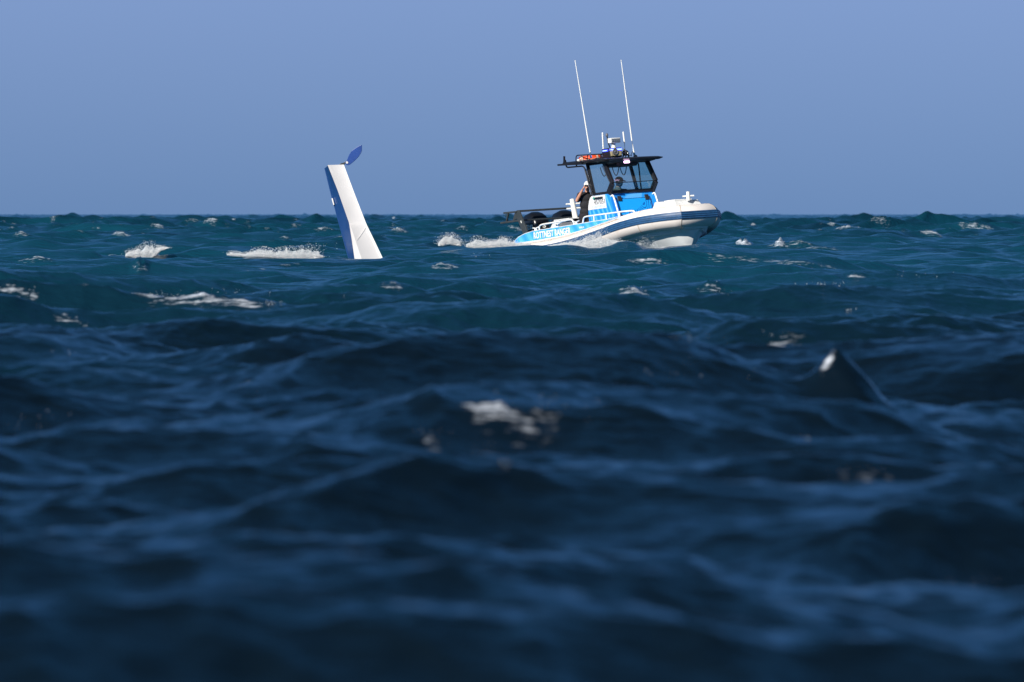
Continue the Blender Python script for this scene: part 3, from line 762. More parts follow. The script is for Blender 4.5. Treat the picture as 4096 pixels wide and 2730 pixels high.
for y0, x0 in ((-.22, 3.6), (.0, 3.6), (-.5, 3.5)):
    mb.tube([Vector((x0, y0 + .20 * (t - .5), 1.86 - .22 * (1 - (2 * t - 1) ** 2))) for t in np.linspace(0, 1, 12)], .012, 6)
mb.build('radio_cord', M['black'], ht_)
# aft supports and rod rest
mb = MB()
mb.beam(P(2233, 661, Y=-.86), P(2330, 655, Y=-.86), .05, .045, (0, 1, 0))
mb.beam(P(2257, 652, Y=-.86), P(2257, 626, Y=-.86), .035, .04, (0, 1, 0))
mb.prism([P(2250, 658, Y=-.875), P(2255, 640, Y=-.875), P(2259, 640, Y=-.875), P(2265, 658, Y=-.875)], (0, .03, 0))
mb.build('roof_fin', M['black'], ht_, smooth=0)
for s_ in (-1, 1):
    mb = MB()
    pts = [P(2263, 660, Y=-.82), P(2268, 671, Y=-.82), P(2330, 665.5, Y=-.80), P(2338, 672, Y=-.78), P(2372, 781, Y=-.70)]
    pts = [Vector((p.x, p.y * -s_, p.z)) for p in pts]
    mb.tube(pts, .019, 8, round_=.06)
    q = [P(2306, 655, Y=-.82), P(2306, 668, Y=-.82)]; mb.tube([Vector((p.x, p.y * -s_, p.z)) for p in q], .019, 8)
    mb.build('roof_support', M['black'], boat)
# life ring rack
mb = MB()
for yy in (-.72, .0):
    a = P(2304, 652, Y=-.72); b = P(2304, 622.5, Y=-.72); c = P(2405, 618, Y=-.72); d = P(2400, 650, Y=-.72)
    mb.tube([Vector((p.x, yy, p.z)) for p in (a, b, c, d)], .014, 8, round_=.09)
m_ = P(2351, 620, Y=-.72); n_ = P(2347, 650, Y=-.72)
mb.tube([Vector((m_.x, -.72, m_.z)), Vector((m_.x, 0, m_.z))], .012, 8); mb.tube([m_, n_], .012, 8)
rack = mb.build('roof_rack', M['black'], boat)
# whip aerials
def aerial(a, b, r0, r1, name='aerial', base_=True):
    o = MB().tube([a, b], [r0, r1], 8).build(name, M['powder_white'], boat)
    if base_: MB().tube([a + (a - b).normalized() * .12, a + (a - b).normalized() * -.02], [.030, .018], 8).build('aerial_base', M['steel'], o)
    MB().ball(b, r1 * 1.02, 8, 6).build('aerial_tip', M['black'] if base_ else M['powder_white'], o)
    return o
aerial(P(2361, 614, Y=-.74), P(2300, 242, Y=-.74), .017, .009)
a = P(2533, 605, Y=.58); b = P(2484, 240, Y=.58); k = P(2530, 590, Y=.58)
o = MB().tube([a + (b - a) * .11, b], [.017, .009], 8).build('aerial', M['powder_white'], boat)
MB().tube([a, a + (b - a) * .12], .006, 6).build('aerial_ferrule', M['grey'], o)
MB().tube([P(2539, 624, Y=.58), P(2534, 606, Y=.58), P(2531, 578, Y=.58)], [.032, .004], 8).build('aerial_base', M['powder_white'], o)
MB().tube([P(2545, 626, Y=.58), P(2538, 628, Y=.58)], .035, 8).build('aerial_foot', M['black'], o)
MB().tube([P(2516, 627, Y=.5), P(2520, 619, Y=.5), P(2526, 626, Y=.5), P(2527, 612, Y=.5), P(2532, 606, Y=.5)], .008, 6, round_=.03).build('aerial_cable', M['black'], o)
aerial(P(2414, 611, Y=-.25), P(2410, 534, Y=-.25), .020, .021, base_=False)
MB().tube([P(2415, 630, Y=-.25), P(2414, 611, Y=-.25)], .018, 8).build('aerial_bracket', M['black'], boat)
o = aerial(P(2498, 573, Y=.18), P(2493, 531, Y=.18), .020, .021, base_=False)
MB().tube([P(2500, 600, Y=.18), P(2498, 573, Y=.18)], .006, 6).build('aerial_ferrule', M['grey'], o)
# light and speaker tower
X1 = 3.62
a = P(2440, 632, X=X1); b = P(2487, 591, X=X1)
y0, y1, z0, z1 = a.y, b.y, 2.085, b.z + .005
tw = MB().box((X1 - .19, (y0 + y1) / 2, (z0 + z1) / 2), (.38, y1 - y0, z1 - z0)).build('equipment_tower', M['black'], boat, bevel=.02)
MB().box((X1 + .008, (y0 + y1) / 2, z0 + .13), (.022, (y1 - y0) * .88, .19)).build('loudspeaker', M['tan'], tw, bevel=.02)
mb = MB()
mb.loft([[Vector((X1 + .02 + .02 * k, (y0 + y1) / 2 - .03 + r_ * math.cos(t), z0 + .14 + r_ * math.sin(t))) for t in np.linspace(0, 2 * math.pi, 17)[:-1]] for k, r_ in ((0, .09), (1, .075), (.5, .04), (1.2, .015))])
mb.build('speaker_horn', M['grey'], tw)
zl = z1 - .045
for i in range(2):
    w_ = (y1 - y0) / 2 - .02; yc_ = y0 + (y1 - y0) * (.25 + .5 * i)
    l = MB().box((X1 + .012, yc_, zl), (.03, w_, .058)).build('blue_lamp', M['blue_led'], tw, bevel=.012)
    MB().box((X1 + .02, yc_, zl), (.022, w_ * .88, .03)).build('lamp_core', M['blue_led2'], l, bevel=.008)
l = MB().box((X1 - .19, y0 - .010, zl - .01), (.24, .03, .045)).build('blue_lamp', M['blue_led'], tw, bevel=.012)
MB().box((X1 - .19, y0 - .018, zl - .01), (.20, .022, .020)).build('lamp_core', M['blue_led2'], l, bevel=.006)
# floodlight on a pedestal
a = P(2441, 572, X=X1 - .1); b = P(2478, 553, X=X1 - .1)
fl = MB().box((X1 - .14, (a.y + b.y) / 2, (a.z + b.z) / 2), (.16, b.y - a.y, .125)).build('floodlight', M['powder_white'], boat, bevel=.012)
MB().box((X1 - .065, (a.y + b.y) / 2, (a.z + b.z) / 2), (.02, (b.y - a.y) * .86, .085)).build('floodlight_lens', M['lens'], fl)
for k in range(4):
    yc_ = a.y + (b.y - a.y) * (.2 + .2 * k); MB().ball((X1 - .055, yc_, (a.z + b.z) / 2 - .015), (.008, .012, .024), 8, 6).build('lamp_reflector', M['steel'], fl)
cy = (a.y + b.y) / 2 - .02
MB().tube([Vector((X1 - .15, cy, z1 - .01)), Vector((X1 - .15, cy, z1 + .05)), Vector((X1 - .15, cy, z1 + .10)), Vector((X1 - .15, cy, a.z + .01))], [.075, .05, .045, .07], 12).build('pedestal', M['powder_white'], fl)
# all-round light on a bent post, searchlight, small domes
mb = MB(); mb.tube([P(2440, 592, X=3.3), P(2433, 573, X=3.3), P(2428, 545, X=3.3)], .016, 8)
o = mb.build('mast_light', M['black'], boat); MB().ball(P(2427.5, 541, X=3.3), (.035, .035, .045)).build('mast_light_dome', M['grey'], o)
mb = MB(); c = P(2502, 613, X=3.5); mb.ball(c, (.09, .075, .075)); mb.tube([c + Vector((0, -.05, .0)), c + Vector((0, -.09, -.12))], .02, 8); mb.tube([c + Vector((0, .06, .0)), c + Vector((0, .09, -.12))], .02, 8)
mb.tube([c + Vector((-.02, -.06, .02)), P(2499, 596, X=3.5)], .02, 8)
o = mb.build('searchlight', M['black_rubber'], boat); MB().ball(c + Vector((.075, .035, -.02)), (.02, .03, .03)).build('searchlight_lens', M['steel'], o)
MB().ball(P(2393, 645, Y=-.62), (.09, .07, .035)).build('gps_dome', M['powder_white'], boat)
l = MB().box(P(2507, 648.5, X=4.17), (.03, .165, .055)).build('deck_lamp', M['deck_lamp'], ht_, bevel=.02)
MB().box(P(2313.5, 641.5, Y=-.78), (.10, .03, .045)).build('stern_lamp', M['powder_white'], boat, bevel=.008)

# rails, bollards, cleats -------------------------------------------------
YR = -1.10
def rail(px_pts, posts, r=.021, mirror=True):
    for s_ in ((1, -1) if mirror else (1,)):
        f = lambda p: Vector((p.x, p.y * s_, p.z))
        mb = MB(); mb.tube([f(P(*q, Y=YR)) for q in px_pts], r, 10, round_=.09)
        for a_, b_ in posts: mb.tube([f(P(*a_, Y=YR)), f(P(*b_, Y=YR))], r * .92, 8)
        mb.build('side_rail', M['powder_white'], boat)
rail([(2332, 893), (2334, 872), (2345, 867), (2500, 846), (2533, 843.5), (2541, 852)], [((2375, 863), (2377, 887)), ((2424, 857), (2426, 879)), ((2478, 849), (2479, 873))])
rail([(2158, 926), (2157, 905), (2168, 899), (2285, 879), (2292, 884), (2297, 903)], [])
mb = MB(); mb.tube([P(*q, Y=-.98) for q in ((2229, 912), (2226, 900), (2223, 891))], .02, 8); mb.tube([P(*q, Y=-.98) for q in ((2231, 912), (2236, 895), (2245, 888), (2260, 885))], .02, 8, round_=.05)
mb.build('inner_rail', M['powder_white'], boat)
def bollard(u, v0, v1, Y, r, pins):
    a = P(u[0], v0, Y=Y); b = P(u[1], v1, Y=Y)
    o = MB().tube([a, a * .25 + b * .75, b], [r * 1.12, r, r], 16).build('bollard', M['powder_white'], boat)
    for vv, w_ in pins:
        t = (vv - v0) / (v1 - v0); c = a.lerp(b, t)
        mb = MB(); mb.tube([c + Vector((-.06, -w_, 0)), c + Vector((.06, w_, 0))], .020, 8)
        mb.build('bollard_pin', M['powder_white'], o)
bollard((2303, 2288), 880, 798, -.30, .062, ((816, .17), (834, .17)))
bollard((2754, 2752), 803, 767, .0, .045, ((785, .13),))
def cleat(p):
    mb = MB(); mb.tube([p + Vector((-.14, 0, .075)), p + Vector((0, 0, .06)), p + Vector((.14, 0, .085))], .016, 8)
    mb.tube([p, p + Vector((0, 0, .065))], [.05, .03], 8); mb.build('cleat', M['powder_white'], boat)
for q in ((2144, 924), (2305, 899)):
    p = P(*q, Y=-1.12); cleat(p); cleat(Vector((p.x, -p.y, p.z)))

# deck furniture aft
mb = MB(); mb.prism([P(2198, 918, Y=-.7), P(2215, 884, Y=-.7), P(2222, 879, Y=-.7), P(2236, 878, Y=-.7), P(2230, 918, Y=-.7)], (0, .12, 0))
mb.build('seat_side', M['white'], boat, smooth=0, bevel=.01)
a = P(2222, 880, Y=-.66); b = P(2318, 875, X=a.x + .3)
MB().box((a.x + .35, -.1, a.z - .015), (.75, 1.2, .03)).build('bait_board', M['white'], boat, bevel=.008)
MB().box((a.x + .35, -.1, a.z - .26), (.6, 1.0, .42)).build('deck_box', M['grey'], boat, bevel=.03)

# stern frame -------------------------------------------------------------
mb = MB()
for Yf in (-1.16, 1.16):
    a = P(2071, 850, Y=-1.16); b = P(2108, 944, Y=-1.16); a = Vector((a.x, Yf, a.z)); b = Vector((b.x, Yf, b.z))
    mb.beam(a, b, .05, .20, (0, 1, 0))
    f = lambda u, v: (lambda p: Vector((p.x, Yf, p.z)))(P(u, v, Y=-1.16))
    mb.prism([f(2060, 846), f(2073, 846), f(2078, 872), f(2050, 884)], (0, .04 if Yf < 0 else -.04, 0))
    mb.beam(f(2016, 853), f(2068, 848), .05, .045, (0, 1, 0)); mb.beam(f(2004, 893), f(2075, 883), .05, .05, (0, 1, 0)); mb.beam(f(2034, 853), f(2026, 890), .04, .04, (0, 1, 0))
t = P(2068, 846, Y=-1.16); mb.beam(Vector((t.x, -1.16, t.z)), Vector((t.x, 1.16, t.z)), .06, .05, (1, 0, 0))
t = P(2075, 883, Y=-1.16); mb.beam(Vector((t.x, -1.16, t.z)), Vector((t.x, 1.16, t.z)), .05, .04, (1, 0, 0))
sf = mb.build('stern_frame', M['dark_grey'], boat, smooth=0, bevel=.008)
a = P(2083, 884, Y=-1.19); MB().beam(a, P(2086, 893, Y=-1.19), .01, .025, (0, 1, 0)).build('maker_plate', M['silver_text'], sf, smooth=0)

# outboard engines ------------------------------------------------------
def outboard(yc):
    e_ = empty('outboard_engine', (0, 0, 0), parent=boat)
    # cowling: lofted from bottom to top; x from -.58 (aft) to .16 (front)
    secs = []
    for z, x0_, x1_, w_ in ((.44, -.42, .10, .17), (.50, -.52, .16, .225), (.60, -.56, .19, .245), (.72, -.57, .17, .245), (.84, -.54, .08, .23), (.92, -.46, -.05, .19), (.965, -.36, -.16, .11)):
        n = 20; sec = []
        for k in range(n):
            t_ = 2 * math.pi * k / n; cx, cy_ = math.cos(t_), math.sin(t_)
            sx = math.copysign(abs(cx) ** .42, cx); sy = math.copysign(abs(cy_) ** .42, cy_)
            sec.append(Vector(((x0_ + x1_) / 2 + sx * (x1_ - x0_) / 2, yc + sy * w_, z + .02 * sx)))
        secs.append(sec)
    cw = MB().loft(secs).build('cowling', M['engine'], e_, smooth=60)
    secs = []
    for z, x0_, x1_, w_ in ((.425, -.43, .11, .18), (.455, -.50, .15, .21), (.475, -.50, .15, .21)):
        secs.append([Vector(((x0_ + x1_) / 2 + math.copysign(abs(math.cos(t)) ** .6, math.cos(t)) * (x1_ - x0_) / 2, yc + math.copysign(abs(math.sin(t)) ** .6, math.sin(t)) * w_, z)) for t in np.linspace(0, 2 * math.pi, 21)[:-1]])
    MB().loft(secs).build('cowling_band', M['grey'], e_, smooth=60)
    mb = MB(); mb.beam((-.15, yc, .43), (-.20, yc, -.55), .16, .30, (0, 1, 0)); mb.box((.12, yc, .28), (.3, .22, .3)); mb.ball((-.2, yc, -.62), (.3, .07, .07))
    mb.build('leg', M['engine'], e_, smooth=0, bevel=.02)
    mb = MB()
    for k in range(3):
        t_ = 2 * math.pi * k / 3; mb.box(Vector((-.50, yc + .1 * math.cos(t_), -.62 + .1 * math.sin(t_))), (.02, .12, .16), Matrix.Rotation(t_, 3, 'X'))
    mb.build('propeller', M['steel'], e_)
    if yc < 0: text_mb('SUZUKI', (-.27, yc - .258, .55), (1, 0, -.03), (0, 0, 1), .38, .125, .010, .02).build('lettering', M['silver_text'], e_, smooth=0)
    text_mb('S', (.196, yc - .02, .56), (0, 1, 0), (0, 0, 1), .09, .115, .012, .03).build('emblem', M['silver_text'], e_, smooth=0)
    return e_
outboard(-.42); outboard(.42)

# bow hatch box
pl = [P(2638, 829, Y=-.36), P(2661, 803, Y=-.36), P(2727, 799, Y=-.36), P(2733, 818, Y=-.36)]
x_a, x_b = pl[0].x, pl[1].x; zt = pl[1].z
mb = MB()
lo_ = [Vector((5.45, -.45, .50)), Vector((5.45, .45, .50)), Vector((6.70, .40, .60)), Vector((6.70, -.40, .60))]
hi_ = [Vector((5.68, -.42, .85)), Vector((5.68, .42, .85)), Vector((6.52, .32, .83)), Vector((6.52, -.36, .83))]
bx = mb.hexa(lo_, hi_).build('anchor_locker', M['white'], boat, smooth=0, bevel=.015)
MB().box((6.1, 0, .852), (.5, .5, .03)).build('locker_lid', M['white'], bx, bevel=.006)

# helm seat and wheel
sw = MB().tube([Vector((3.36 + .02 * math.sin(t), .2 + .17 * math.cos(t), 1.0 + .17 * math.sin(t))) for t in np.linspace(0, 2 * math.pi, 25)], .014, 8).build('steering_wheel', M['black'], boat)
mb = MB()
for t in (0, 2.1, 4.2): mb.tube([Vector((3.40, .2, 1.0)), Vector((3.36 + .02 * math.sin(t), .2 + .16 * math.cos(t), 1.0 + .16 * math.sin(t)))], .01, 6)
mb.build('spoke', M['steel'], sw)
hs = MB().box((2.55, .25, .62), (.38, .95, .12)).build('helm_seat', M['black_rubber'], boat, bevel=.04)
MB().box((2.55, .25, .2), (.34, .8, .72)).build('seat_base', M['white'], hs, bevel=.02)
MB().box((2.38, .25, .86), (.07, .9, .34)).build('seat_back', M['black_rubber'], hs, bevel=.03)

def W(p): return BM @ Vector(p)
# life ring lying on the roof ------------------------------------------------
c = P(2362, 634.5, Y=-.36)
ringo = empty('life_ring', W(c), (ROLL, -PITCH, -YAW))
tag(ringo, 'orange life ring with cream grab rope lying in the cabin roof rack', 'life ring')
mb = MB(); n_, m_ = 40, 14; secs = []
for i in range(n_ + 1):
    a_ = 2 * math.pi * i / n_; secs.append([Vector(((.225 + .075 * math.cos(b_)) * math.cos(a_), (.225 + .075 * math.cos(b_)) * math.sin(a_), .068 * math.sin(b_))) for b_ in [2 * math.pi * k / m_ for k in range(m_)]])
mb.loft(secs, cap=False).build('ring', M['orange'], ringo)
mb = MB()
pts = []
for i in range(65):
    a_ = 2 * math.pi * i / 64; rr = .305 + .02 * abs(math.sin(2 * a_)); pts.append(Vector((rr * math.cos(a_), rr * math.sin(a_), -.035 * abs(math.sin(2 * a_)))))
mb.tube(pts, .006, 6, cap=False); mb.build('grab_rope', M['rope'], ringo)
for k in range(4):
    a_ = math.pi / 2 * k + .1; d_ = Vector((math.cos(a_), math.sin(a_), 0)); t_ = Vector((-math.sin(a_), math.cos(a_), 0))
    MB().loft([[d_ * (.225 + .079 * math.cos(b_)) + Vector((0, 0, .072 * math.sin(b_))) + t_ * q for b_ in [2 * math.pi * j / 14 for j in range(14)]] for q in (-.025, .025)], cap=False).build('reflective_band', M['rope'], ringo)
# a tan cord bundle tied to the ring is part of the rope work
mb = MB(); mb.tube([Vector((.02 * math.sin(5 * t) + .10, -.30, -.05 + .13 * t)) for t in np.linspace(0, 1, 20)], .016, 6); mb.build('rope_bundle', M['rope'], ringo)

# ------------------------------------------------------------------ people
def capsules(chains, balls, voxel, name, m, parent, loc_mat=None, smooth_it=4):
    """limbs from tapering tubes and masses, fused into one continuous skin"""
    mb = MB()
    for pts, rs in chains:
        pts = [Vector(p) for p in pts]
        for i in range(len(pts) - 1):
            a_, b_ = pts[i], pts[i + 1]; ra, rb = rs[i], rs[i + 1]; L = (b_ - a_).length; n_ = max(2, int(L / (min(ra, rb) * .35)) + 1)
            for k in range(n_ + 1):
                t_ = k / n_; mb.ball(a_.lerp(b_, t_), ra + (rb - ra) * t_, 12, 8)
    for c_, r_ in balls: mb.ball(c_, r_, 16, 12)
    me = bpy.data.meshes.new(name); me.from_pydata(mb.v, [], mb.f)
    o = bpy.data.objects.new(name, me); COL.objects.link(o)
    md = o.modifiers.new('fuse', 'REMESH'); md.mode = 'VOXEL'; md.voxel_size = voxel; md.use_smooth_shade = True
    ms = o.modifiers.new('soften', 'SMOOTH'); ms.iterations = smooth_it; ms.factor = .5
    dg = bpy.context.evaluated_depsgraph_get(); dg.update()
    nm = bpy.data.meshes.new_from_object(o.evaluated_get(dg)); bpy.data.objects.remove(o)
    nm.materials.clear(); nm.materials.append(m); nm.name = name
    nm.polygons.foreach_set('use_smooth', [True] * len(nm.polygons))
    r_ = bpy.data.objects.new(name, nm); COL.objects.link(r_); r_.parent = parent
    return r_
def head(c, yaw, ch, bl, s=1.0):
    """head centred at c facing yaw (0 = towards -y)"""
    c = Vector(c); Rm = Matrix.Rotation(yaw, 3, 'Z'); f = lambda x, y_, z: c + Rm @ Vector((x, y_, z)) * s
    bl += [(f(0, .01, .03), (.076 * s, .095 * s, .10 * s)), (f(0, -.012, -.045), (.060 * s, .075 * s, .07 * s)), (f(0, -.045, -.085), (.034 * s, .034 * s, .026 * s))]
    bl += [(f(0, -.100, -.012), (.014 * s, .020 * s, .026 * s)), (f(0, -.088, -.052), (.026 * s, .012 * s, .007 * s)), (f(0, -.086, -.064), (.024 * s, .012 * s, .007 * s)),
           (f(-.078, .01, -.005), (.012 * s, .022 * s, .032 * s)), (f(.078, .01, -.005), (.012 * s, .022 * s, .032 * s)), (f(-.03, -.078, .026), (.022 * s, .012 * s, .008 * s)), (f(.03, -.078, .026), (.022 * s, .012 * s, .008 * s))]
def hand(w_, d, pn_, curl, ch, side_=1, s=1.0):
    """palm plus four curled fingers and a thumb; w_: wrist, d: direction, pn_: palm normal"""
    w_ = Vector(w_); d = Vector(d).normalized(); pn_ = Vector(pn_); pn_ = (pn_ - d * pn_.dot(d)).normalized(); ac = d.cross(pn_) * side_
    for k in range(4):
        o_ = ac * (k - 1.5) * .020 * s
        ch.append(([w_ + o_ * .6 + d * .01, w_ + o_ + d * .085 * s], [.013 * s, .012 * s]))
        L = (.068, .078, .073, .056)[k] * s; p = w_ + o_ + d * .088 * s; ang = 0; pts = [p]
        for j, fr_ in enumerate((.45, .32, .23)):
            ang += curl; q = d * math.cos(ang) + pn_ * math.sin(ang); p = p + q * L * fr_; pts.append(p)
        ch.append((pts, [.0095 * s, .009 * s, .008 * s, .007 * s]))
    b_ = w_ + ac * .030 * s * -1 + d * .025 * s
    ch.append(([b_, b_ - ac * .022 * s + d * .03 * s + pn_ * .012, b_ - ac * .02 * s + d * .055 * s + pn_ * .032 * s], [.013 * s, .011 * s, .009 * s]))

# lookout with binoculars, facing the camera
FV = 1002.0; FD = 299.2
loc = px(2345, FV, FD); dk = W((2.3, -.35, -.17)); loc = Vector((loc.x, dk.y, dk.z))
HT = (px(2345, 722, dk.y).z - dk.z)          # top of the cap above the deck
man = empty('person', loc); tag(man, 'man in white cap and black T-shirt looking through binoculars beside the console', 'person')
k_ = HT / 1.80
def V(x, y_, z): return Vector((x * k_, y_ * k_, z * k_))
ch, bl = [], []
eye_z = 1.665
head(V(.02, -.03, eye_z - .02), 0.10, ch, bl, k_)
ch.append(([V(.01, .02, 1.50), V(.015, -.005, 1.60)], [.058, .055]))
bl.append((V(0, .02, 1.36), (.17, .10, .13))); bl.append((V(0, .02, 1.18), (.15, .10, .16))); bl.append((V(0, .02, .98), (.155, .105, .12)))
ch.append(([V(-.17, .01, 1.43), V(.17, .01, 1.43)], [.06, .06]))
elbow = V(-.245, -.10, 1.29); wrist = V(-.105, -.20, 1.56)
ch.append(([V(-.175, .01, 1.425), V(-.21, -.05, 1.32), elbow], [.056, .050, .042]))
ch.append(([elbow, elbow.lerp(wrist, .35), wrist], [.043, .044, .027]))
hand(wrist, V(.35, -.02, .62), V(.5, -.1, -.45), .55, ch, 1, 1.0)
elbow2 = V(.255, -.12, 1.26); wrist2 = V(.145, -.21, 1.56)
ch.append(([V(.175, .01, 1.425), V(.22, -.05, 1.33), elbow2], [.056, .050, .042])); ch.append(([elbow2, elbow2.lerp(wrist2, .35), wrist2], [.043, .044, .027]))
hand(wrist2, V(-.35, -.02, .62), V(-.5, -.1, -.45), .55, ch, -1, 1.0)
for s_ in (-1, 1):
    ch.append(([V(.09 * s_, .02, .92), V(.11 * s_, .0, .50), V(.12 * s_, .03, .10)], [.088, .056, .040]))
    ch.append(([V(.12 * s_, .05, .045), V(.125 * s_, -.13, .035)], [.042, .034]))
capsules(ch, bl, .008, 'body', M['skin'], man)
ch, bl = [], []
bl.append((V(0, .02, 1.36), (.19, .122, .15))); bl.append((V(0, .02, 1.18), (.172, .122, .17))); bl.append((V(0, .02, 1.0), (.178, .125, .13)))
ch.append(([V(-.17, .01, 1.43), V(.17, .01, 1.43)], [.073, .073]))
ch.append(([V(-.175, .01, 1.42), V(-.215, -.045, 1.31)], [.072, .066])); ch.append(([V(.175, .01, 1.42), V(.22, -.045, 1.32)], [.072, .066]))
ch.append(([V(0, .03, 1.44), V(0, .03, 1.48)], [.080, .062]))
capsules(ch, bl, .010, 'tshirt', M['tshirt'], man, smooth_it=22)
ch, bl = [], []
bl.append((V(0, .02, .93), (.175, .125, .11)))
for s_ in (-1, 1): ch.append(([V(.09 * s_, .02, .90), V(.11 * s_, .01, .52)], [.105, .088]))
capsules(ch, bl, .012, 'shorts', M['shorts'], man)
def cap_(c, yaw, m, parent, s=1.0, tip=-.06):
    c = Vector(c); Rm = Matrix.Rotation(yaw, 3, 'Z'); mb = MB(); secs = []
    for i in range(9):
        t_ = i / 8 * math.pi / 2; secs.append([c + Rm @ Vector((.088 * math.cos(t_) * math.cos(a_), .105 * math.cos(t_) * math.sin(a_) + .008, .105 * math.sin(t_) + .035)) * s for a_ in [2 * math.pi * k / 20 for k in range(20)]])
    secs[-1] = [secs[-1][0].lerp(q, .001) for q in secs[-1]]
    mb.loft(secs)
    top_, bot_ = [], []
    for k in range(11):
        a_ = math.pi + math.pi * k / 10; x_, y_ = math.cos(a_) * .078, math.sin(a_)
        top_.append(c + Rm @ Vector((x_, -.085 + y_ * .085, .045 + tip * abs(y_) * .4)) * s)
    bot_ = [p + Vector((0, 0, -.008)) for p in top_]
    mb.prism(top_, (0, 0, -.008))
    return mb.build('cap', m, parent, smooth=60)
cap_(V(.02, -.03, eye_z - .02), .10, M['capw'], man, k_)
hr = MB().ball(V(.02, .02, eye_z - .03), (.080 * k_, .088 * k_, .075 * k_)).build('hair', M['hair'], man)
# binoculars held to his eyes
bc = loc + V(.02 + .01, -.03 - .165, eye_z + .005)
bino = empty('binoculars', bc); tag(bino, "black binoculars held up to the lookout's eyes", 'binoculars')
for s_ in (-1, 1):
    MB().tube([(s_ * .033, .055, 0), (s_ * .036, .01, 0), (s_ * .043, -.03, -.004), (s_ * .046, -.085, -.006)], [.018, .022, .028, .031], 14).build('barrel', M['black_rubber'], bino)
MB().tube([(-.03, .0, .0), (.03, .0, .0)], .014, 10).build('bridge', M['black_rubber'], bino)

# helmsman
d0 = W((3.02, .20, -.17)); top_z = px(2476, 706, d0.y).z
xx = px(2474, 706, d0.y).x
drv = empty('person', Vector((xx, d0.y, d0.z)), (0, 0, R(32))); drv.scale = (1.14, 1.14, 1.0)
tag(drv, 'helmsman in dark cap and grey polo shirt seen through the windscreen', 'person')
k_ = (top_z - d0.z) / 1.80
ch, bl = [], []
head(V(0, -.03, 1.655), .25, ch, bl, k_)
ch.append(([V(0, .02, 1.50), V(0, -.005, 1.60)], [.060, .058]))
bl.append((V(0, .02, 1.36), (.18, .11, .13))); bl.append((V(0, .02, 1.18), (.16, .11, .16))); bl.append((V(0, .02, .98), (.16, .11, .12)))
ch.append(([V(-.18, .01, 1.42), V(.18, .01, 1.42)], [.06, .06]))
for s_ in (-1, 1):
    sh, el, wr = V(.19 * s_, .01, 1.41), V(.25 * s_, -.04, 1.14), V(.15 * s_, -.30, 1.12)
    ch.append(([sh, el], [.055, .043])); ch.append(([el, wr], [.043, .028])); hand(wr, V(-.2 * s_, -.9, .05), V(0, 0, -1), .7, ch, s_)
    ch.append(([V(.09 * s_, .02, .92), V(.11 * s_, .0, .50), V(.12 * s_, .03, .10)], [.090, .058, .040])); ch.append(([V(.12 * s_, .05, .045), V(.125 * s_, -.13, .035)], [.042, .034]))
capsules(ch, bl, .009, 'body', M['skin'], drv)
ch, bl = [], []
bl.append((V(0, .02, 1.36), (.20, .13, .15))); bl.append((V(0, .02, 1.18), (.18, .13, .17))); bl.append((V(0, .02, 1.0), (.182, .13, .13)))
ch.append(([V(-.18, .01, 1.42), V(.18, .01, 1.42)], [.074, .074]))
for s_ in (-1, 1): ch.append(([V(.19 * s_, .01, 1.41), V(.235 * s_, -.03, 1.24)], [.072, .064]))
ch.append(([V(0, .02, 1.45), V(0, .02, 1.53)], [.085, .068]))
capsules(ch, bl, .011, 'polo_shirt', M['polo'], drv, smooth_it=22)
ch, bl = [], []
bl.append((V(0, .02, .93), (.175, .125, .11)))
for s_ in (-1, 1): ch.append(([V(.09 * s_, .02, .90), V(.11 * s_, .01, .52)], [.105, .088]))
capsules(ch, bl, .012, 'shorts', M['shorts'], drv)
cap_(V(0, -.03, 1.655), .25, M['capg'], drv, k_)

# ------------------------------------------------------------------ the upturned seaplane float
FDIST = 285.0
def F(u, v, d=0.0): return px(u, v, FDIST + d)
fb = px(1455, 1060, FDIST)
fl_ = empty('seaplane_float', fb); tag(fl_, 'white and blue seaplane float standing on end out of the sea', 'aircraft float')
def FL(u, v, d=0.0): return F(u, v, d) - fb
# outline rows from the stern (top) to below the water: left edge of side, keel edge, face right edge, depths
rowsf = [  # v, u_side, d_side, u_edge, d_edge, u_mid(crease), d_mid, u_rim, u_right
    (661, 1301.5, .30, 1311.0, .0, 1311.4, -.001, 1371.0, 1375.5),
    (760, 1322.5, .32, 1349.5, .0, 1350.0, -.002, 1407.0, 1412.5),
    (891, 1357.5, .34, 1395.5, .0, 1396.5, -.004, 1455.0, 1463.0),
    (902, 1360.5, .34, 1397.5, .0, 1401.5, -.03, 1459.5, 1468.0),
    (965, 1378.0, .35, 1407.5, .0, 1422.5, -.06, 1489.0, 1498.5),
    (1034, 1397.0, .36, 1417.5, .0, 1446.0, -.09, 1521.0, 1531.5),
    (1120, 1418.0, .37, 1431.0, .0, 1476.0, -.12, 1561.0, 1573.0)]
secs = []
for v, us, ds, ue, de, um, dm, ur, uR in rowsf:
    dv = 0
    secs.append([FL(us, v + 10 * (v < 700), ds), FL(ue, v, de)])
side_ = MB()
def strip(pa, pb, thick):   # solid panel from two edge lists, thickness vector
    mb = MB(); t = Vector(thick)
    return mb.loft([[a_, b_, b_ + t, a_ + t] for a_, b_ in zip(pa, pb)])
L_side = [FL(r_[1], r_[0] + (12 if i == 0 else 0), r_[2]) for i, r_ in enumerate(rowsf)]
L_edge = [FL(r_[3], r_[0] + (2 if i == 0 else 0), r_[4]) for i, r_ in enumerate(rowsf)]
L_mid = [FL(r_[5], r_[0], r_[6]) for i, r_ in enumerate(rowsf)]
L_rim = [FL(r_[7], r_[0] - (1.5 if i == 0 else 0), .045) for i, r_ in enumerate(rowsf)]
L_right = [FL(r_[8], r_[0] + (-1.5 if i == 0 else 0), .0) for i, r_ in enumerate(rowsf)]
L_rback = [p + Vector((-.05, .36, .0)) for p in L_right]
L_sback = [p + Vector((.03, .20, 0)) for p in L_side]
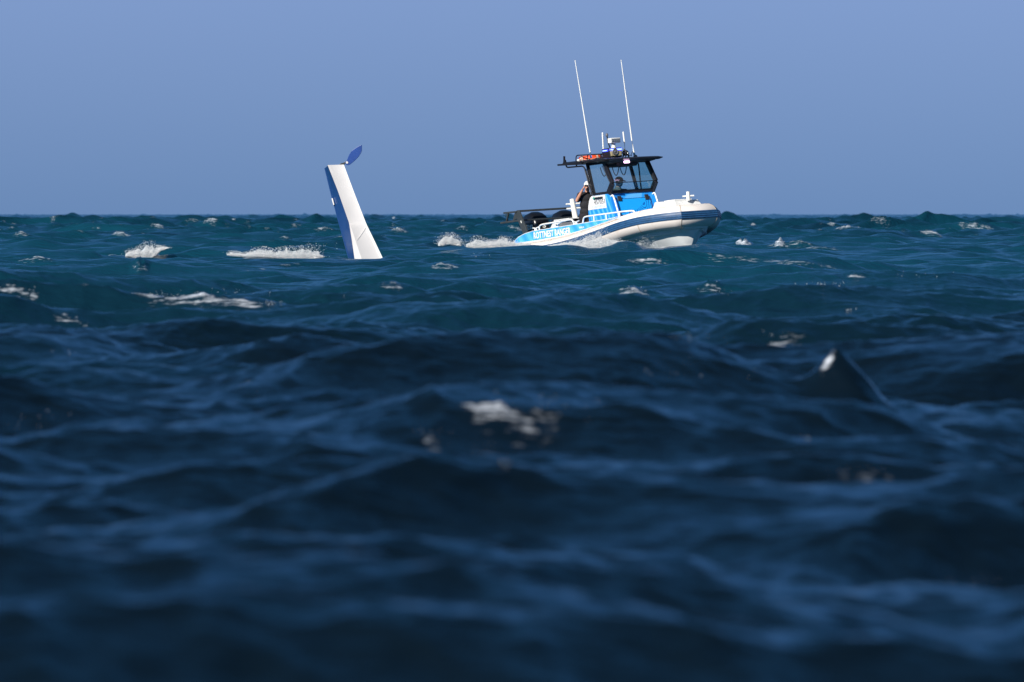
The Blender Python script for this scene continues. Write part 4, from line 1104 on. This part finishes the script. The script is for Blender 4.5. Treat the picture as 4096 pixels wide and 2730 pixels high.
# smooth, slightly hollow bottom between edge and rim
def lerp_list(A, B, t, sag): return [a_.lerp(b_, t) + Vector((0, sag, 0)) for a_, b_ in zip(A, B)]
hollow = [L_mid] + [lerp_list(L_mid, L_rim, t, .018 * math.sin(math.pi * t)) for t in (.2, .4, .6, .8)] + [L_rim]
core = MB()
ringsf = []
for i in range(len(rowsf)):
    ringsf.append([L_side[i], L_edge[i]] + [h[i] for h in hollow] + [L_right[i], L_rback[i], L_sback[i]])
# subdivide along the length for smooth curves
def dens(rs, n=5):
    out = []
    for i in range(len(rs) - 1):
        for k in range(n): out.append([a_.lerp(b_, k / n) for a_, b_ in zip(rs[i], rs[i + 1])])
    return out + [rs[-1]]
rr = dens(ringsf)
fh = MB().loft(rr).build('float_hull', M['float_white'], fl_, smooth=28)
ls = MB().loft([[q[0] + Vector((-.004, -.004, 0)), q[1] + Vector((-.001, -.006, 0)), q[1] + Vector((.0, .002, 0)), q[0] + Vector((.004, .004, 0))] for q in dens([[L_side[i], L_edge[i]] for i in range(len(rowsf))])])
ls.build('side_skin', M['float_blue'], fl_, smooth=28)
MB().loft([[q[0] + Vector((0, -.006, 0)), q[1] + Vector((0, -.010, 0)), q[1] + Vector((0, .0, 0)), q[0] + Vector((0, .0, 0))] for q in dens([[L_rim[i], L_right[i]] for i in range(len(rowsf))])]).build('chine_rail', M['float_rim'], fl_, smooth=28)
MB().tube([p + Vector((-.012, .0, 0)) for p in L_side], .012, 8).build('edge_bead', M['float_blue'], fl_)
a_, b_ = FL(1332, 794, .30), FL(1339, 821, .30)
MB().beam(a_ + Vector((-.02, -.01, 0)), b_ + Vector((-.02, -.01, 0)), .025, .03, (0, 1, 0)).build('mooring_fitting', M['float_rim'], fl_, bevel=.006)
a_, b_ = FL(1463, 910, .036), FL(1427.5, 962, -.050)
MB().tube([a_, a_.lerp(b_, .5) + Vector((0, .008, 0)), b_], .004, 6).build('keel_strake', M['float_rim'], fl_)
# water rudder in the air
outline = [(1388, 641), (1392, 630), (1398, 617), (1406, 605), (1417, 597), (1430, 588), (1445, 580.5), (1447.5, 582), (1447.5, 603), (1444, 613), (1435, 627), (1425, 638), (1412, 650), (1400, 659), (1392, 662.5), (1384, 660.5), (1381, 655), (1382, 648)]
pl = [FL(u, v, .08 - (u - 1380) * .0008) for u, v in outline]
MB().prism(pl, (.004, .022, 0)).build('water_rudder', M['rudder_blue'], fl_, smooth=0, bevel=.006)
rud = [o for o in fl_.children if o.name.startswith('water_rudder')][0]
MB().tube([FL(1388, 651, .055), FL(1387.3, 650, .11)], .028, 12).build('rudder_pivot', M['float_rim'], rud)
mb = MB(); mb.prism([FL(1355, 661, .09), FL(1363, 654, .09), (FL(1376, 651, .09)), FL(1383, 645, .09), FL(1386, 652, .09), FL(1376, 661, .09)], (0, .04, 0))
mb.build('rudder_bracket', M['dark_grey'], fl_, smooth=0, bevel=.004)

# ------------------------------------------------------------------ spray and froth (countless drops)
def froth(name, label, gen, n):
    rng = np.random.default_rng(len(label) * 7 + n)
    P_, r_ = gen(rng, n); n = len(r_)
    octv = np.array(((1, 0, 0), (-1, 0, 0), (0, 1, 0), (0, -1, 0), (0, 0, 1), (0, 0, -1)), float)
    octf = np.array(((0, 2, 4), (2, 1, 4), (1, 3, 4), (3, 0, 4), (2, 0, 5), (1, 2, 5), (3, 1, 5), (0, 3, 5)))
    Q, _ = np.linalg.qr(rng.standard_normal((n, 3, 3)))
    loc_ = octv[None] * (rng.uniform(.6, 1.4, (n, 1, 3)) * r_[:, None, None])
    vs = np.einsum('nij,nkj->nki', Q, loc_) + P_[:, None, :]
    fs = octf[None] + (np.arange(n) * 6)[:, None, None]
    me = bpy.data.meshes.new(name); me.vertices.add(n * 6); me.vertices.foreach_set('co', vs.astype(np.float32).ravel())
    me.loops.add(n * 24); me.loops.foreach_set('vertex_index', fs.astype(np.int32).ravel())
    me.polygons.add(n * 8); me.polygons.foreach_set('loop_start', np.arange(0, n * 24, 3, dtype=np.int32)); me.update(calc_edges=True)
    me.polygons.foreach_set('use_smooth', np.ones(n * 8, dtype=bool)); me.materials.append(M['foam'])
    o = bpy.data.objects.new(name, me); COL.objects.link(o); tag(o, label, 'spray', kind='stuff'); return o
def pxa(u, v, d): return np.stack([(u - 2048) / FPX * d, d, EYE + (VH - v) / FPX * d], axis=-1)
def env(us, tops, bots, d0_, d1_, r1=.011, stray=.05):
    """mist of drops whose outline follows the given crests; denser low down, in ragged fingers"""
    def g_(rng, n):
        u = rng.uniform(us[0], us[-1], n); t_ = np.interp(u, us, tops); b_ = np.interp(u, us, bots)
        fin = 1 + sum(a_ * np.interp(u, np.arange(us[0], us[-1] + w_, w_), rng.normal(0, 1, len(np.arange(us[0], us[-1] + w_, w_)))) for a_, w_ in ((.16, 34.0), (.12, 13.0), (.09, 5.5)))
        h = rng.random(n) ** 1.5
        v = b_ + (t_ - b_) * h * fin + rng.normal(0, 1, n); u = u + rng.normal(0, 2, n) + h * 5 * np.sin(u * .2)
        rr_ = rng.uniform(.35, 1, n) * r1 * np.where(h > .6, .6, 1)
        m_ = rng.random(n) < stray; v = np.where(m_, b_ + (t_ - b_) * rng.uniform(.4, 1.6, n), v); u = np.where(m_, u + rng.normal(0, 10, n), u); rr_ = np.where(m_, rng.uniform(.003, .008, n), rr_)
        return pxa(u, v, rng.uniform(d0_, d1_, n)), rr_
    return g_
froth('bow_spray', 'white spray thrown up against the starboard tube of the boat',
      env([2195, 2250, 2300, 2340, 2372, 2392, 2410, 2440, 2480, 2500], [986, 976, 966, 952, 938, 932, 938, 952, 966, 966], [988, 983, 990, 998, 1000, 1000, 997, 988, 974, 968], 290.5, 293.0), 34000)
froth('bow_spray', 'thin spray falling from the hull near the stem of the boat',
      env([2540, 2570, 2600, 2640, 2670], [975, 958, 960, 985, 990], [980, 995, 1000, 1000, 992], 290.8, 291.6, .006), 2500)
froth('stern_spray', 'white froth and flying drops trailing behind the stern of the boat',
      env([1868, 1880, 1905, 1930, 1960, 1990, 2012, 2030, 2060, 2120], [982, 972, 960, 965, 972, 968, 958, 963, 974, 980], [988, 990, 992, 992, 990, 988, 988, 988, 990, 988], 290.0, 293.0), 26000)
froth('wake_burst', 'burst of white water left of the stern spray',
      env([1757, 1768, 1785, 1800, 1812, 1830, 1845], [974, 960, 949, 946, 950, 958, 978], [982, 984, 978, 976, 980, 983, 984], 289.5, 291.0), 15000)
froth('wave_burst', 'white burst on the breaking wave at the left of the photo',
      env([505, 540, 575, 592, 605, 620, 640, 668], [1012, 1006, 996, 986, 990, 998, 989, 992], [1026, 1030, 1032, 1031, 1030, 1024, 1004, 994], 285.0, 287.2), 22000)
froth('wave_burst', 'long line of white water breaking beside the seaplane float',
      env([912, 930, 980, 1030, 1070, 1100, 1140, 1190, 1240, 1270, 1290], [1014, 1010, 1017, 1000, 1002, 1010, 1000, 1004, 999, 1010, 1027], [1020, 1024, 1028, 1027, 1028, 1032, 1034, 1034, 1036, 1033, 1030], 284.5, 286.5), 34000)
def flecks(spots):  # small white drops: stray foam, and sun glints on the water imitated as solid specks
    def g_(rng, n):
        P_, r_ = [], []
        for _ in range(n):
            u, v, su, sv = spots[rng.integers(len(spots))]; uu, vv = rng.normal(u, su), rng.normal(v, sv); d = hit(uu, vv)
            P_.append(px(uu, vv, d) + Vector((0, 0, .004))); r_.append(rng.uniform(.0012, .0034) * (d / 90) ** .9)
        return np.array([tuple(p) for p in P_]), np.array(r_)
    return g_
froth('foam_glint_flecks', 'scattered flecks and drops of foam over the dark near water',
      flecks([(2100, 1640, 150, 25), (2200, 1610, 120, 16), (1960, 1660, 90, 20), (1740, 1735, 60, 8), (3420, 1885, 110, 12), (3900, 2335, 60, 20), (3400, 1890, 30, 6), (230, 1410, 40, 8), (2680, 1490, 160, 14), (2750, 1350, 40, 6), (3100, 1340, 80, 8), (1010, 1540, 60, 20), (3230, 1755, 8, 4), (180, 1690, 120, 20), (2020, 1860, 12, 6)]), 150)
froth('foam_glint_flecks', 'scattered flecks and drops of foam over the teal middle water',
      flecks([(800, 1190, 160, 14), (900, 1170, 120, 10), (1080, 1215, 20, 5), (620, 1180, 40, 8), (540, 1070, 30, 6), (3700, 1100, 60, 8), (2840, 1160, 40, 10), (2530, 1155, 40, 8), (1940, 1020, 30, 6), (1280, 985, 30, 10), (100, 1160, 60, 8), (2880, 990, 10, 3), (3400, 1240, 10, 4), (3300, 1135, 60, 4)]), 420)
print('objects', len(bpy.data.objects))
